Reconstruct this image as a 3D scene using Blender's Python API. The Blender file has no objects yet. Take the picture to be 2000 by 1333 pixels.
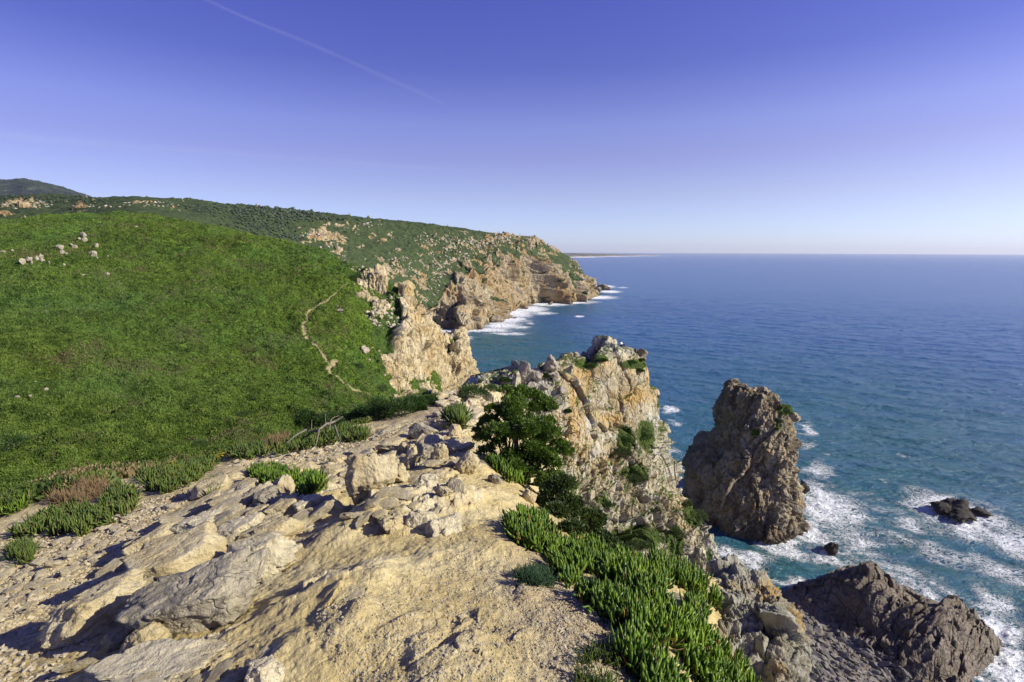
import bpy, math, time, bmesh
import numpy as np
from mathutils import Matrix, Vector
T0 = time.time()
Q = 1.0                      # mesh density
F = np.float32
rng = np.random.default_rng(7)
scene = bpy.context.scene
COL = scene.collection

# ------------------------------------------------------------------ camera
CAMZ = 140.0
FPX = 1000.0
PITCH = math.radians(9.95)
ROLL = math.radians(0.19)
cam = bpy.data.objects.new("camera", bpy.data.cameras.new("camera"))
COL.objects.link(cam)
scene.camera = cam
cam.data.sensor_width = 36
cam.data.lens = 18.0
cam.data.clip_start = 0.1
cam.data.clip_end = 200000
CM = Matrix.Translation((0, 0, CAMZ)) @ Matrix.Rotation(math.pi / 2 - PITCH, 4, 'X') @ Matrix.Rotation(ROLL, 4, 'Z')
cam.matrix_world = CM
R3 = np.array(CM.to_3x3())

def ray(u, v):
    u = np.asarray(u, float); v = np.asarray(v, float)
    d = np.stack([(u - 1000) / FPX, -(v - 666.5) / FPX, -np.ones(np.broadcast(u, v).shape)], -1)
    return d @ R3.T
def P(u, v, y):
    d = ray(u, v); t = y / d[..., 1]
    return np.array([0, 0, CAMZ]) + d * np.asarray(t)[..., None]
def S(u, v, z=0.0):
    d = ray(u, v); t = (z - CAMZ) / d[..., 2]
    return np.array([0, 0, CAMZ]) + d * np.asarray(t)[..., None]
def SY(u, v): return float(S(u, v)[1])
def project(p):
    q = (np.asarray(p, float) - [0, 0, CAMZ]) @ R3
    return 1000 - q[..., 0] / q[..., 2] * FPX, 666.5 + q[..., 1] / q[..., 2] * FPX

# ------------------------------------------------------------------ noise
def _h(ix, iy, iz, seed):
    h = (ix.astype(np.uint32) * np.uint32(374761393)) ^ (iy.astype(np.uint32) * np.uint32(668265263)) ^ (iz.astype(np.uint32) * np.uint32(2246822519)) ^ np.uint32((seed * 3266489917) & 0xffffffff)
    h ^= h >> np.uint32(15); h *= np.uint32(2246822519); h ^= h >> np.uint32(13); h *= np.uint32(3266489917); h ^= h >> np.uint32(16)
    return h
def chunked(f):
    def g(p, *a, **k):
        p = np.ascontiguousarray(p, F); sh = p.shape[:-1]; q = p.reshape(-1, 3); n = len(q); outs = []
        for i in range(0, n, 120000):
            outs.append(f(q[i:i + 120000], *a, **k))
        if isinstance(outs[0], tuple):
            return tuple(np.concatenate([o[j] for o in outs]).reshape(sh + outs[0][j].shape[1:]) for j in range(len(outs[0])))
        return np.concatenate(outs).reshape(sh)
    return g
def _perlin(p, seed):
    i = np.floor(p); f = (p - i).astype(F); i = i.astype(np.int64).astype(np.int32)
    w = f * f * f * (f * (f * 6 - 15) + 10)
    r = []
    for dx in (0, 1):
        for dy in (0, 1):
            for dz in (0, 1):
                h = _h(i[:, 0] + dx, i[:, 1] + dy, i[:, 2] + dz, seed)
                gx = (h & np.uint32(1023)).astype(F) / F(511.5) - 1
                gy = ((h >> np.uint32(10)) & np.uint32(1023)).astype(F) / F(511.5) - 1
                gz = ((h >> np.uint32(20)) & np.uint32(1023)).astype(F) / F(511.5) - 1
                r.append(gx * (f[:, 0] - dx) + gy * (f[:, 1] - dy) + gz * (f[:, 2] - dz))
    def lp(a, b, t): return a + (b - a) * t
    x0 = lp(lp(r[0], r[1], w[:, 2]), lp(r[2], r[3], w[:, 2]), w[:, 1])
    x1 = lp(lp(r[4], r[5], w[:, 2]), lp(r[6], r[7], w[:, 2]), w[:, 1])
    return lp(x0, x1, w[:, 0]) * F(1.15)
@chunked
def fbm(p, octs=4, seed=0, gain=0.5, lac=2.03, ridged=False):
    s = np.zeros(len(p), F); a = 1.0; tot = 0
    for o in range(octs):
        n = _perlin(p * F(lac ** o) + F(o * 17.31), seed + o)
        s += a * ((1 - 2 * np.abs(n)) if ridged else n); tot += a; a *= gain
    return s / F(tot if ridged else 1)
@chunked
def worley(p, seed=0):
    i = np.floor(p).astype(np.int32); n = len(p)
    f1 = np.full(n, 9, F); f2 = np.full(n, 9, F); idh = np.zeros(n, np.uint32); cv = np.zeros((n, 3), F)
    for dx in (-1, 0, 1):
        for dy in (-1, 0, 1):
            for dz in (-1, 0, 1):
                jx = i[:, 0] + dx; jy = i[:, 1] + dy; jz = i[:, 2] + dz
                h = _h(jx, jy, jz, seed)
                c = np.stack([jx + (h & np.uint32(1023)).astype(F) / 1023, jy + ((h >> np.uint32(10)) & np.uint32(1023)).astype(F) / 1023, jz + ((h >> np.uint32(20)) & np.uint32(1023)).astype(F) / 1023], 1).astype(F)
                v = p - c; d = np.sqrt((v * v).sum(1))
                m = d < f1
                f2 = np.where(m, f1, np.minimum(f2, d)); idh = np.where(m, h, idh); cv[m] = v[m]; f1 = np.where(m, d, f1)
    return f1, f2, idh, cv
def rnd(h, k):
    h = h * np.uint32(2654435761 + 2 * k * 40503) ; h = h ^ (h >> np.uint32(16)); h = h * np.uint32(2246822519); h ^= h >> np.uint32(13)
    return (h & np.uint32(65535)).astype(F) / 65535
def blocky(p, seed=0, tilt=0.6, off=0.6, crack=0.15, cw=0.06):
    f1, f2, h, cv = worley(p, seed)
    d = off * (rnd(h, 1) - .5) + tilt * ((rnd(h, 2) - .5) * cv[..., 0] + (rnd(h, 3) - .5) * cv[..., 1] + (rnd(h, 4) - .5) * cv[..., 2]) * 2
    e = np.clip((f2 - f1) / cw, 0, 1)
    return d - crack * (1 - e) ** 2, h
def sstep(a, b, x):
    t = np.clip((x - a) / (b - a), 0, 1); return t * t * (3 - 2 * t)

# ------------------------------------------------------------------ meshes
def tag(o, label=None, cat=None, group=None, kind=None):
    if label: o['label'] = label
    if cat: o['category'] = cat
    if group: o['group'] = group
    if kind: o['kind'] = kind
    return o
def raw_mesh(name, co, faces, mats, attrs=None, smooth=True, midx=None):
    """faces: (n,3) or (n,4) int array"""
    me = bpy.data.meshes.new(name)
    co = np.ascontiguousarray(co, F).reshape(-1, 3); faces = np.ascontiguousarray(faces, np.int32)
    k = faces.shape[1]; n = len(faces)
    me.vertices.add(len(co)); me.vertices.foreach_set("co", co.ravel())
    me.loops.add(n * k); me.loops.foreach_set("vertex_index", faces.ravel())
    me.polygons.add(n); me.polygons.foreach_set("loop_start", np.arange(0, n * k, k, dtype=np.int32))
    me.polygons.foreach_set("use_smooth", np.full(n, smooth, bool))
    if not isinstance(mats, (list, tuple)): mats = [mats]
    for m in mats: me.materials.append(m)
    if midx is not None: me.polygons.foreach_set("material_index", np.ascontiguousarray(midx, np.int32))
    for a, val in (attrs or {}).items():
        at = me.attributes.new(a, 'FLOAT', 'POINT'); at.data.foreach_set("value", np.ascontiguousarray(val, F).ravel())
    me.update(calc_edges=True)
    return me
def link(name, me, parent=None, loc=None, rot=None):
    o = bpy.data.objects.new(name, me); COL.objects.link(o)
    if parent: o.parent = parent
    if loc is not None: o.location = [float(a) for a in loc]
    if rot is not None: o.rotation_euler = rot
    return o
def grid_faces(nv, nu, wrap=False, flip=False):
    idx = np.arange(nv * nu).reshape(nv, nu)
    if wrap: idx = np.concatenate([idx, idx[:, :1]], 1)
    a = idx[:-1, :-1]; b = idx[:-1, 1:]; c = idx[1:, 1:]; d = idx[1:, :-1]
    f = np.stack([a, d, c, b] if flip else [a, b, c, d], -1).reshape(-1, 4)
    return f
def grid_obj(name, pts, mat, attrs=None, wrap=False, flip=False, parent=None, loc=None):
    nv, nu = pts.shape[:2]
    if loc is not None: pts = pts - np.asarray(loc)
    return link(name, raw_mesh(name, pts, grid_faces(nv, nu, wrap, flip), mat, attrs), parent, loc)
def normals(pts):
    du = np.gradient(pts, axis=1); dv = np.gradient(pts, axis=0)
    n = np.cross(du, dv); n /= np.linalg.norm(n, axis=-1, keepdims=True) + 1e-9
    return n
def catmull(ctrl, n, axis=0, tt=None):
    c = np.moveaxis(np.asarray(ctrl, float), axis, 0); m = len(c)
    t = np.linspace(0, m - 1, n) if tt is None else tt
    i = np.clip(np.floor(t).astype(int), 0, m - 2); f = (t - i).reshape((-1,) + (1,) * (c.ndim - 1))
    p1 = c[i]; p2 = c[i + 1]
    p0 = np.where((i > 0).reshape(f.shape), c[np.maximum(i - 1, 0)], 2 * p1 - p2)
    p3 = np.where((i < m - 2).reshape(f.shape), c[np.minimum(i + 2, m - 1)], 2 * p2 - p1)
    r = .5 * (2 * p1 + (p2 - p0) * f + (2 * p0 - 5 * p1 + 4 * p2 - p3) * f ** 2 + (3 * p1 - p0 - 3 * p2 + p3) * f ** 3)
    return np.moveaxis(r, 0, axis)
def net(ctrl, nv, nu, tv=None, tu=None): return catmull(catmull(ctrl, nv, 0, tv), nu, 1, tu)
class RBF:
    """thin plate interpolation of tan(elevation) over (azimuth, log r)"""
    def __init__(s, pts, smooth=1e-4):
        pts = np.asarray(pts, float); s.k = 2.0
        q = s.q(pts[:, 0], pts[:, 1]); r = np.hypot(pts[:, 0], pts[:, 1]); val = (pts[:, 2] - CAMZ) / r
        n = len(q); A = np.zeros((n + 3, n + 3)); A[:n, :n] = s.ker(q[:, None] - q[None]); A[:n, :n] += np.eye(n) * smooth
        A[:n, n] = 1; A[:n, n + 1:] = q; A[n, :n] = 1; A[n + 1:, :n] = q.T
        s.w = np.linalg.solve(A, np.concatenate([val, [0, 0, 0]])); s.c = q
    def ker(s, d):
        r2 = (d ** 2).sum(-1) + 1e-12; return r2 * np.log(r2) * .5
    def q(s, x, y): return np.stack([np.arctan2(x, y) * s.k, np.log(np.hypot(x, y) + 1e-6)], -1)
    def z(s, x, y):
        x = np.asarray(x, float); y = np.asarray(y, float); sh = x.shape
        q = s.q(x.ravel(), y.ravel()); v = np.full(len(q), s.w[-3]) + q @ s.w[-2:]
        for j in range(len(s.c)):
            v += s.w[j] * s.ker(q - s.c[j])
        return (CAMZ + v * np.hypot(x.ravel(), y.ravel())).reshape(sh)
def polar(az0, az1, r0, r1, na, nr, warp=1.0):
    az = np.radians(np.linspace(az0, az1, na)); t = np.linspace(0, 1, nr) ** warp
    r = r0 * (r1 / r0) ** t
    return np.sin(az)[None] * r[:, None], np.cos(az)[None] * r[:, None]

# ------------------------------------------------------------------ materials
class NT:
    def __init__(s, name):
        s.m = bpy.data.materials.new(name); s.m.use_nodes = True; s.t = s.m.node_tree
        s.t.nodes.clear(); s.out = s.t.nodes.new('ShaderNodeOutputMaterial')
        s.obj = None
    def n(s, typ, ins=None, **kw):
        nd = s.t.nodes.new(typ)
        for k, v in kw.items(): setattr(nd, k, v)
        for k, v in (ins or {}).items():
            sk = nd.inputs[k]
            if hasattr(v, 'is_output') or isinstance(v, bpy.types.NodeSocket): s.t.links.new(v, sk)
            elif isinstance(v, (tuple, list)) and len(v) == 3 and sk.type == 'RGBA': sk.default_value = (*v, 1)
            else: sk.default_value = v
        return nd
    def co(s, scale=(1, 1, 1), rot=(0, 0, 0), world=False):
        if s.obj is None: s.obj = s.n('ShaderNodeTexCoord').outputs['Object']; s.pos = s.n('ShaderNodeNewGeometry').outputs['Position']
        if isinstance(scale, (int, float)): scale = (scale,) * 3
        return s.n('ShaderNodeMapping', {0: s.pos if world else s.obj, 'Scale': scale, 'Rotation': rot}).outputs[0]
    def noise(s, scale=1, detail=4, rough=.55, sc=(1, 1, 1), rot=(0, 0, 0), dist=0, world=False, vec=None):
        return s.n('ShaderNodeTexNoise', {'Vector': vec or s.co(sc, rot, world), 'Scale': scale, 'Detail': detail, 'Roughness': rough, 'Distortion': dist}).outputs[0]
    def vor(s, scale=1, feature='DISTANCE_TO_EDGE', sc=(1, 1, 1), rot=(0, 0, 0), warp=0, out=0):
        v = s.co(sc, rot)
        if warp:
            nn = s.n('ShaderNodeTexNoise', {'Vector': v, 'Scale': scale * 1.5, 'Detail': 3})
            v = s.n('ShaderNodeMixRGB', {0: warp, 1: v, 2: nn.outputs[1]}, blend_type='ADD').outputs[0]
        return s.n('ShaderNodeTexVoronoi', {'Vector': v, 'Scale': scale}, feature=feature).outputs[out]
    def ramp(s, fac, stops):
        r = s.n('ShaderNodeValToRGB', {0: fac}); e = r.color_ramp.elements
        while len(e) < len(stops): e.new(.5)
        for i, (p, c) in enumerate(stops):
            e[i].position = p
            e[i].color = (c, c, c, 1) if isinstance(c, (int, float)) else (*c, 1)
        return r.outputs[0]
    def mix(s, fac, a, b, mode='MIX'):
        return s.n('ShaderNodeMixRGB', {0: fac, 1: a, 2: b}, blend_type=mode).outputs[0]
    def math(s, op, a, b=0.0, clamp=False):
        return s.n('ShaderNodeMath', {0: a, 1: b}, operation=op, use_clamp=clamp).outputs[0]
    def attr(s, name): return s.n('ShaderNodeAttribute', attribute_name=name).outputs['Fac']
    def bump(s, h, strength=.5, dist=.1, nrm=None):
        i = {'Height': h, 'Strength': strength, 'Distance': dist}
        if nrm is not None: i['Normal'] = nrm
        return s.n('ShaderNodeBump', i).outputs[0]
    def done(s, col, rough=.9, nrm=None, spec=.3, **kw):
        i = {'Base Color': col, 'Roughness': rough, 'Specular IOR Level': spec}
        if nrm is not None: i['Normal'] = nrm
        i.update(kw)
        b = s.n('ShaderNodeBsdfPrincipled', i); s.t.links.new(b.outputs[0], s.out.inputs[0]); s.bsdf = b
        return s.m

def rock_mat(name, cols, scale=1.0, lichen=0.0, pale=0.0, crack=.6, strata=(1, 1, 1), srot=(0, 0, 0), bumpd=.1, veg=False, wet=False, vegcol=((.02, .04, .008), (.07, .11, .02)), crackscale=1.0, haslich=False):
    m = NT(name); k = 1 / scale
    big = m.noise(k * .6, 6, .6, strata, srot, .4)
    col = m.ramp(big, [(.3, cols[0]), (.45, cols[1]), (.58, cols[2]), (.72, cols[3] if len(cols) > 3 else cols[1])])
    fine = m.noise(k * 9, 8, .7, strata, srot)
    col = m.mix(.55, col, m.ramp(fine, [(.25, .35), (.5, .85), (.75, 1.25)]), 'MULTIPLY')
    cr = m.vor(k * crackscale, sc=strata, rot=srot, warp=.25)
    crm = m.ramp(cr, [(0, 0.0), (.035, 1.0)])
    cr2 = m.vor(k * 3.2 * crackscale, sc=strata, rot=(srot[0] + .5, srot[1] + .3, srot[2]), warp=.3)
    crm2 = m.ramp(cr2, [(0, 0.0), (.05, 1.0)])
    col = m.mix(crack * .6, col, m.mix(.5, crm, crm2, 'MULTIPLY'), 'MULTIPLY')
    if pale:
        pm = m.ramp(m.noise(k * 2.3, 7, .7, dist=.6), [(.52, 0), (.6, pale)])
        col = m.mix(pm, col, m.mix(m.noise(k * 30, 4), (.33, .32, .28), (.62, .6, .54)))
    if lichen or haslich:
        lm = m.ramp(m.noise(k * 1.35 + .01, 7, .68, dist=.8), [(.55, 0), (.64, lichen)])
        if haslich: lm = m.math('MULTIPLY', m.attr('lichen'), m.ramp(m.noise(k * 4, 7, .7, dist=.5), [(.38, 0), (.52, 1)]))
        col = m.mix(lm, col, m.mix(m.noise(k * 14, 5), (.36, .19, .04), (.52, .36, .12)))
    if wet:
        z = m.n('ShaderNodeSeparateXYZ', {0: m.co((1, 1, 1), world=True)}).outputs[2]
        zz = m.math('ADD', z, m.math('MULTIPLY', m.noise(.08, 4), 14))
        wm = m.ramp(m.math('DIVIDE', zz, wet), [(.25, .75), (.75, 0)])
        col = m.mix(wm, col, m.mix(m.noise(k * 3, 4), (.03, .024, .018), (.13, .09, .06)))
    bh = m.math('ADD', m.math('MULTIPLY', m.noise(k * 2.5, 9, .68, strata, srot), 1.0), m.math('MULTIPLY', m.math('MULTIPLY', crm, crm2), .22 * crack))
    bh = m.math('ADD', bh, m.math('MULTIPLY', m.vor(k * 5, 'F1', strata, srot, .15), .2))
    bh = m.math('ADD', bh, m.math('MULTIPLY', m.vor(k * 15, 'F1', strata, srot, .15), .05))
    nrm = m.bump(bh, 1.0, bumpd * scale * 4)
    if veg:
        vm = m.attr('veg')
        vm = m.ramp(m.math('ADD', vm, m.math('MULTIPLY', m.math('SUBTRACT', m.noise(k * 6, 6, .7), .5), .9)), [(.44, 0), (.56, 1)])
        gcol = m.mix(m.ramp(m.noise(k * 5, 6, .7), [(.3, 0), (.7, 1)]), vegcol[0], vegcol[1])
        col = m.mix(vm, col, gcol)
    return m.done(col, .92, nrm, .2)

# ================================================================== NEAR RIDGE
def Pz(u, v, z):                       # pixel at height z relative to the camera
    return S(u, v, CAMZ + z)
gp = []
for (u, v, z) in [(-500, 1500, -2.25), (0, 1500, -1.85), (500, 1500, -1.68), (1000, 1500, -1.58), (1300, 1500, -1.68), (1550, 1500, -2.3), (1800, 1500, -4.0),
                  (-400, 1333, -2.7), (0, 1333, -2.05), (250, 1333, -1.85), (500, 1333, -1.74), (750, 1333, -1.64), (1000, 1333, -1.62), (1250, 1333, -1.75), (1400, 1333, -2.25), (1480, 1333, -2.9), (1560, 1333, -3.5),
                  (-400, 1200, -3.3), (0, 1200, -2.5), (100, 1200, -2.42), (300, 1150, -2.3), (450, 1150, -2.12), (600, 1150, -1.97), (800, 1150, -1.82), (1000, 1150, -1.83), (1200, 1190, -1.95), (1340, 1200, -2.3), (1400, 1200, -2.75), (1470, 1200, -3.25),
                  (-300, 1080, -4.3), (0, 1060, -3.1), (100, 1030, -3.15), (300, 1000, -2.95), (450, 1000, -2.65), (600, 1000, -2.42), (740, 1020, -2.2), (850, 1050, -2.02), (1000, 1050, -2.02), (1100, 1080, -2.25), (1250, 1090, -2.8), (1380, 1150, -3.1),
                  (0, 1000, -3.7), (100, 950, -4.2), (250, 925, -4.1), (420, 920, -3.75), (550, 930, -3.25), (650, 930, -3.1), (740, 950, -2.75), (850, 950, -2.42), (960, 950, -2.45), (1040, 980, -2.65), (1100, 1010, -3.3),
                  (430, 895, -4.3), (540, 870, -4.7), (600, 870, -4.5), (700, 860, -4.3), (780, 890, -3.35), (850, 870, -3.25), (930, 880, -3.15), (1000, 900, -3.6),
                  (620, 845, -5.6), (700, 828, -5.6), (780, 830, -4.9), (850, 820, -4.75), (930, 830, -4.3), (1000, 850, -5.0),
                  (740, 805, -7.2), (800, 790, -7.6), (870, 790, -7.0), (950, 790, -7.2), (1010, 800, -8.5), (870, 771, -10.5), (930, 765, -12.0), (1000, 765, -13.0), (900, 782, -8.6), (820, 783, -8.2)]:
    gp.append(Pz(u, v, z))
for (x, y, z) in [(0, .6, -1.58), (-1, .6, -1.8), (1, .6, -1.85), (2.2, .5, -4), (-2.5, .5, -2.6), (4, .5, -9), (-6, .5, -4.6)]: gp.append(np.array([x, y, CAMZ + z]))
# beyond the left lip the bank falls into the valley
for (u, v, z, dx, dy, dz) in [(-300, 1080, -4.3, -3, 3, -3), (0, 1000, -3.7, -2.5, 3, -2.6), (100, 950, -4.2, -2.5, 4, -3.6), (250, 925, -4.1, -2.5, 4, -3.4), (430, 895, -4.3, -2.5, 5, -3.4), (540, 870, -4.7, -2.5, 5, -3.2), (620, 845, -5.6, -3, 6, -3.6), (740, 805, -7.2, -4, 8, -5), (800, 790, -7.6, -5, 12, -9), (870, 771, -10.5, -6, 14, -12)]:
    p = Pz(u, v, z); gp.append(p + [dx, dy, dz]); gp.append(p + [dx * 3.2, dy * 2.4, dz * 3.4])
# and the right lip breaks off into the cliff
for (u, v, z, dx, dy, dz) in [(1560, 1333, -3.6, .6, .3, -4.5), (1480, 1200, -3.35, .6, .45, -4.5), (1400, 1150, -3.25, .6, .7, -4), (1250, 1080, -2.9, .8, 1.4, -4), (1100, 1000, -3.4, .8, 1.2, -4.2), (1050, 920, -3.7, .9, .8, -4), (1010, 880, -4.0, 1.2, .8, -4), (1000, 820, -7.5, 2.2, 1, -6), (1000, 775, -13, 5, 1, -9)]:
    p = Pz(u, v, z); gp.append(p + [dx, dy, dz]); gp.append(p + [dx * 3, dy * 2.0, dz * 4])
gp.append(np.array([0, 75, CAMZ - 24.])); gp.append(np.array([-12, 80, CAMZ - 34.])); gp.append(np.array([15, 85, CAMZ - 34.])); gp.append(np.array([-4, 110, CAMZ - 60.]))
GR = RBF(gp, 2e-3)
GA0, GA1, GR0, GR1 = -80.0, 78.0, 0.7, 100.0
gna, gnr = int(1500 * Q), int(1150 * Q); GW = 1.0
gx, gy = polar(GA0, GA1, GR0, GR1, gna, gnr, GW)
gbase = GR.z(gx[::4, ::4], gy[::4, ::4])
def upsample(a, shape):
    i = np.linspace(0, a.shape[0] - 1, shape[0]); j = np.linspace(0, a.shape[1] - 1, shape[1])
    i0 = np.clip(i.astype(int), 0, a.shape[0] - 2); j0 = np.clip(j.astype(int), 0, a.shape[1] - 2); fi = (i - i0)[:, None]; fj = (j - j0)[None]
    return (a[i0][:, j0] * (1 - fi) + a[i0 + 1][:, j0] * fi) * (1 - fj) + (a[i0][:, j0 + 1] * (1 - fi) + a[i0 + 1][:, j0 + 1] * fi) * fj
gax, gay = polar(GA0, GA1, GR0, GR1, gna // 4, gnr // 4, GW)
gz = upsample(GR.z(gax, gay), gx.shape)
xl = np.interp(gy, [0, 2, 3, 3.5, 4.2, 4.8, 6, 8, 14, 30, 60, 100], [1.25, 1.38, 1.58, 1.74, 1.84, 1.6, 1.15, .8, .9, 2.2, 6, 9])
zl = np.interp(gy, [0, 2, 4, 6, 10, 30, 60, 100], [-2.0, -2.6, -2.9, -3.4, -4.6, -9.5, -14.5, -40])
gz = np.where((gy < 6) & (gx > .3), np.minimum(gz, CAMZ - 1.58 - .62 * np.maximum(gx - .5, 0)), gz)
gz = np.where(gx > xl, np.minimum(gz, CAMZ + zl - 5 * np.minimum(gx - xl, 12) - 1.5 * np.clip(gx - xl - 12, 0, 30)), gz)
def grid_lookup(Z, A0, A1, R0, R1, W, x, y):
    az = np.degrees(np.arctan2(x, y)); r = np.hypot(x, y)
    j = np.clip((az - A0) / (A1 - A0), 0, .99999) * (Z.shape[1] - 1)
    i = np.clip(np.log(np.maximum(r, R0) / R0) / np.log(R1 / R0), 0, .99999) ** (1 / W) * (Z.shape[0] - 1)
    i0 = i.astype(int); j0 = j.astype(int); fi = i - i0; fj = j - j0
    return (Z[i0, j0] * (1 - fi) + Z[i0 + 1, j0] * fi) * (1 - fj) + (Z[i0, j0 + 1] * (1 - fi) + Z[i0 + 1, j0 + 1] * fi) * fj
def marcher(zf, rmin, rmax, n=240):
    def g(u, v):
        d = ray(u, v); sh = d.shape[:-1]; d = d.reshape(-1, 3); h = np.hypot(d[:, 0], d[:, 1])
        t = (rmin * (rmax / rmin) ** np.linspace(0, 1, n))[None] / h[:, None]
        x = d[:, :1] * t; y = d[:, 1:2] * t; z = CAMZ + d[:, 2:] * t
        below = z < zf(x, y)
        k = np.where(below.any(1), below.argmax(1), n - 1); k = np.maximum(k, 1); ar = np.arange(len(k))
        a = t[ar, k - 1]; b = t[ar, k]
        for _ in range(9):
            m = (a + b) / 2; bl = CAMZ + d[:, 2] * m < zf(d[:, 0] * m, d[:, 1] * m)
            b = np.where(bl, m, b); a = np.where(bl, a, m)
        m = (a + b) / 2
        r = np.stack([d[:, 0] * m, d[:, 1] * m, CAMZ + d[:, 2] * m], -1)
        r[~below.any(1)] = np.nan
        return r.reshape(sh + (3,))
    return g
Gbase = marcher(lambda x, y: grid_lookup(gz, GA0, GA1, GR0, GR1, GW, x, y), .9, 99)
# --- worked ground: bedrock lumps, dirt, scree
P0 = np.stack([gx, gy, gz], -1); gr = np.hypot(gx, gy)
# strata run away to the right
SA = math.radians(38)
along = gx * math.sin(SA) + gy * math.cos(SA); across = gx * math.cos(SA) - gy * math.sin(SA)
near = np.clip(1.6 - gr / 40, .3, 1)
lum = fbm(np.stack([across * .8, along * .7, gz * .2], -1), 3, 3) * .075 + fbm(np.stack([across * 3.2, along * 3.0, gz], -1), 5, 9) * .017
rockm = np.zeros_like(gx); raise_ = np.zeros_like(gx)
for (u, v, rad, h, wgt) in [(470, 1120, .75, .05, .9), (330, 1160, .55, .04, .9), (250, 1190, .4, .02, .7), (380, 1060, .6, .04, .9), (450, 1020, .7, .05, .9), (520, 980, .8, .06, .9), (600, 960, .6, .06, .8), (430, 960, .7, .05, .8),
                       (300, 1325, .45, .05, .9), (510, 1320, .2, .05, .8), (690, 1170, .38, .08, .55), (610, 1185, .3, .08, .5), (740, 1160, .3, .05, .5), (700, 1250, .32, .06, .55), (655, 1275, .22, .04, .5), (820, 1320, .2, .03, .5),
                       (760, 1010, .35, .10, .7), (700, 1045, .3, .10, .6), (810, 1000, .5, .10, .9), (865, 1000, .45, .08, .9), (730, 1085, .5, .02, .35), (680, 985, .5, .10, .7), (640, 1000, .4, .08, .7),
                       (740, 920, .9, .12, .9), (830, 900, .9, .12, .8), (900, 915, .8, .08, .7), (780, 950, .6, .05, .6), (700, 900, .8, .1, .7), (860, 850, 1.5, .15, .8), (800, 850, 1.6, .1, .7), (640, 870, 1.5, .1, .7), (740, 850, 1.6, .1, .7), (560, 900, 1.2, .05, .6), (480, 915, 1.0, .05, .6),
                       (930, 795, 4, .5, .8), (850, 790, 3, .3, .5), (980, 770, 6, .6, .9), (1330, 1215, .5, .08, .9), (1440, 1200, .7, .1, 1), (1290, 1160, .4, 0, .8), (1100, 1040, .5, 0, .4)]:
    c = Gbase(np.array([u]), np.array([v]))[0]
    if np.isnan(c[0]): continue
    dx = gx - c[0]; dy = gy - c[1]
    da = dx * math.sin(SA) + dy * math.cos(SA); dc = dx * math.cos(SA) - dy * math.sin(SA)
    g = np.exp(-((da / (rad * 1.25)) ** 2 + (dc / (rad * .8)) ** 2) ** 1.2)
    rockm = np.maximum(rockm, g * wgt); raise_ += g * h
rn = fbm(np.stack([across * 2, along * 1.1, gz], -1), 4, 31)
rockm = sstep(.46, .74, rockm + rn * .45) * np.clip(rockm * 3, 0, 1)
far_rock = sstep(.0, .3, fbm(P0 * .25, 3, 77) - .05) * sstep(14, 22, gr) * .8
rockm = np.maximum(rockm, far_rock)
pb = np.stack([across * 2.3, along * 1.25, gz * 1.5], -1).astype(F)
pb = pb + fbm(pb * 1.5, 3, 41)[..., None] * .14
b1, _ = blocky(pb, 5, .7, .5, .25, .10); b2, _ = blocky(pb * 2.7, 6, .7, .5, .2, .1)
knob = sstep(.12, .42, fbm(np.stack([across * 1.7, along * 1.4, gz], -1), 3, 19)) * sstep(.0, -.9, gx - .7)
b4, _ = blocky(pb * 7, 7, .8, .5, .2, .12)
rockm = np.maximum(rockm, knob * .5 * sstep(12, 7, gr)); raise_ += knob * .03
det = lum + raise_ + rockm * (.085 * b1 + .05 * b2 + .026 * b4 + .015 * fbm(P0 * 9, 4, 8, ridged=True))
big = sstep(8, 30, gr)
b3, _ = blocky(np.stack([gx * .5, gy * .4, gz * .5], -1), 55, .7, .6, .2, .1)
det += big * rockm * b3 * .9
dirt = 1 - rockm
# scattered pebbles in the mesh itself
f1, f2, hh, _ = worley(np.stack([gx * 26, gy * 26, gx * 0], -1), 91)
peb = np.clip(1 - f1 / (.16 + .3 * rnd(hh, 1)), 0, 1) ** .5 * (rnd(hh, 2) > .72) * sstep(9, 5, gr)
det += dirt * (peb * .006 * (0.5 + rnd(hh, 3)) + fbm(P0 * 9, 4, 15) * .018 + fbm(P0 * 34, 3, 16) * .0065 * sstep(8, 4, gr))
gzd = gz + det * near * sstep(95, 40, gr) - sstep(9, 30, gr) * .25
gpts = np.stack([gx, gy, gzd], -1)
# scree mask (left strip)
scr = np.zeros_like(gx)
for (u, v, rad) in [(60, 1100, .8), (130, 1060, .9), (0, 1150, .8), (220, 1040, .8), (300, 1000, .8), (60, 1180, .6), (0, 1250, .5), (500, 890, 1.), (400, 930, .9), (680, 870, 1.2), (600, 895, .9), (760, 850, 1.2), (900, 800, 4), (1150, 1230, .35), (1180, 1290, .3), (1120, 1180, .35), (1080, 1100, .3)]:
    c = Gbase(np.array([u]), np.array([v]))[0]
    if np.isnan(c[0]): continue
    scr = np.maximum(scr, np.exp(-((gx - c[0]) ** 2 + (gy - c[1]) ** 2) / rad ** 2))
GZ = gzd
gzf = lambda x, y: grid_lookup(GZ, GA0, GA1, GR0, GR1, GW, x, y)
G = marcher(gzf, .9, 99)
def G1(u, v): return G(np.array([float(u)]), np.array([float(v)]))[0]

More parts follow.
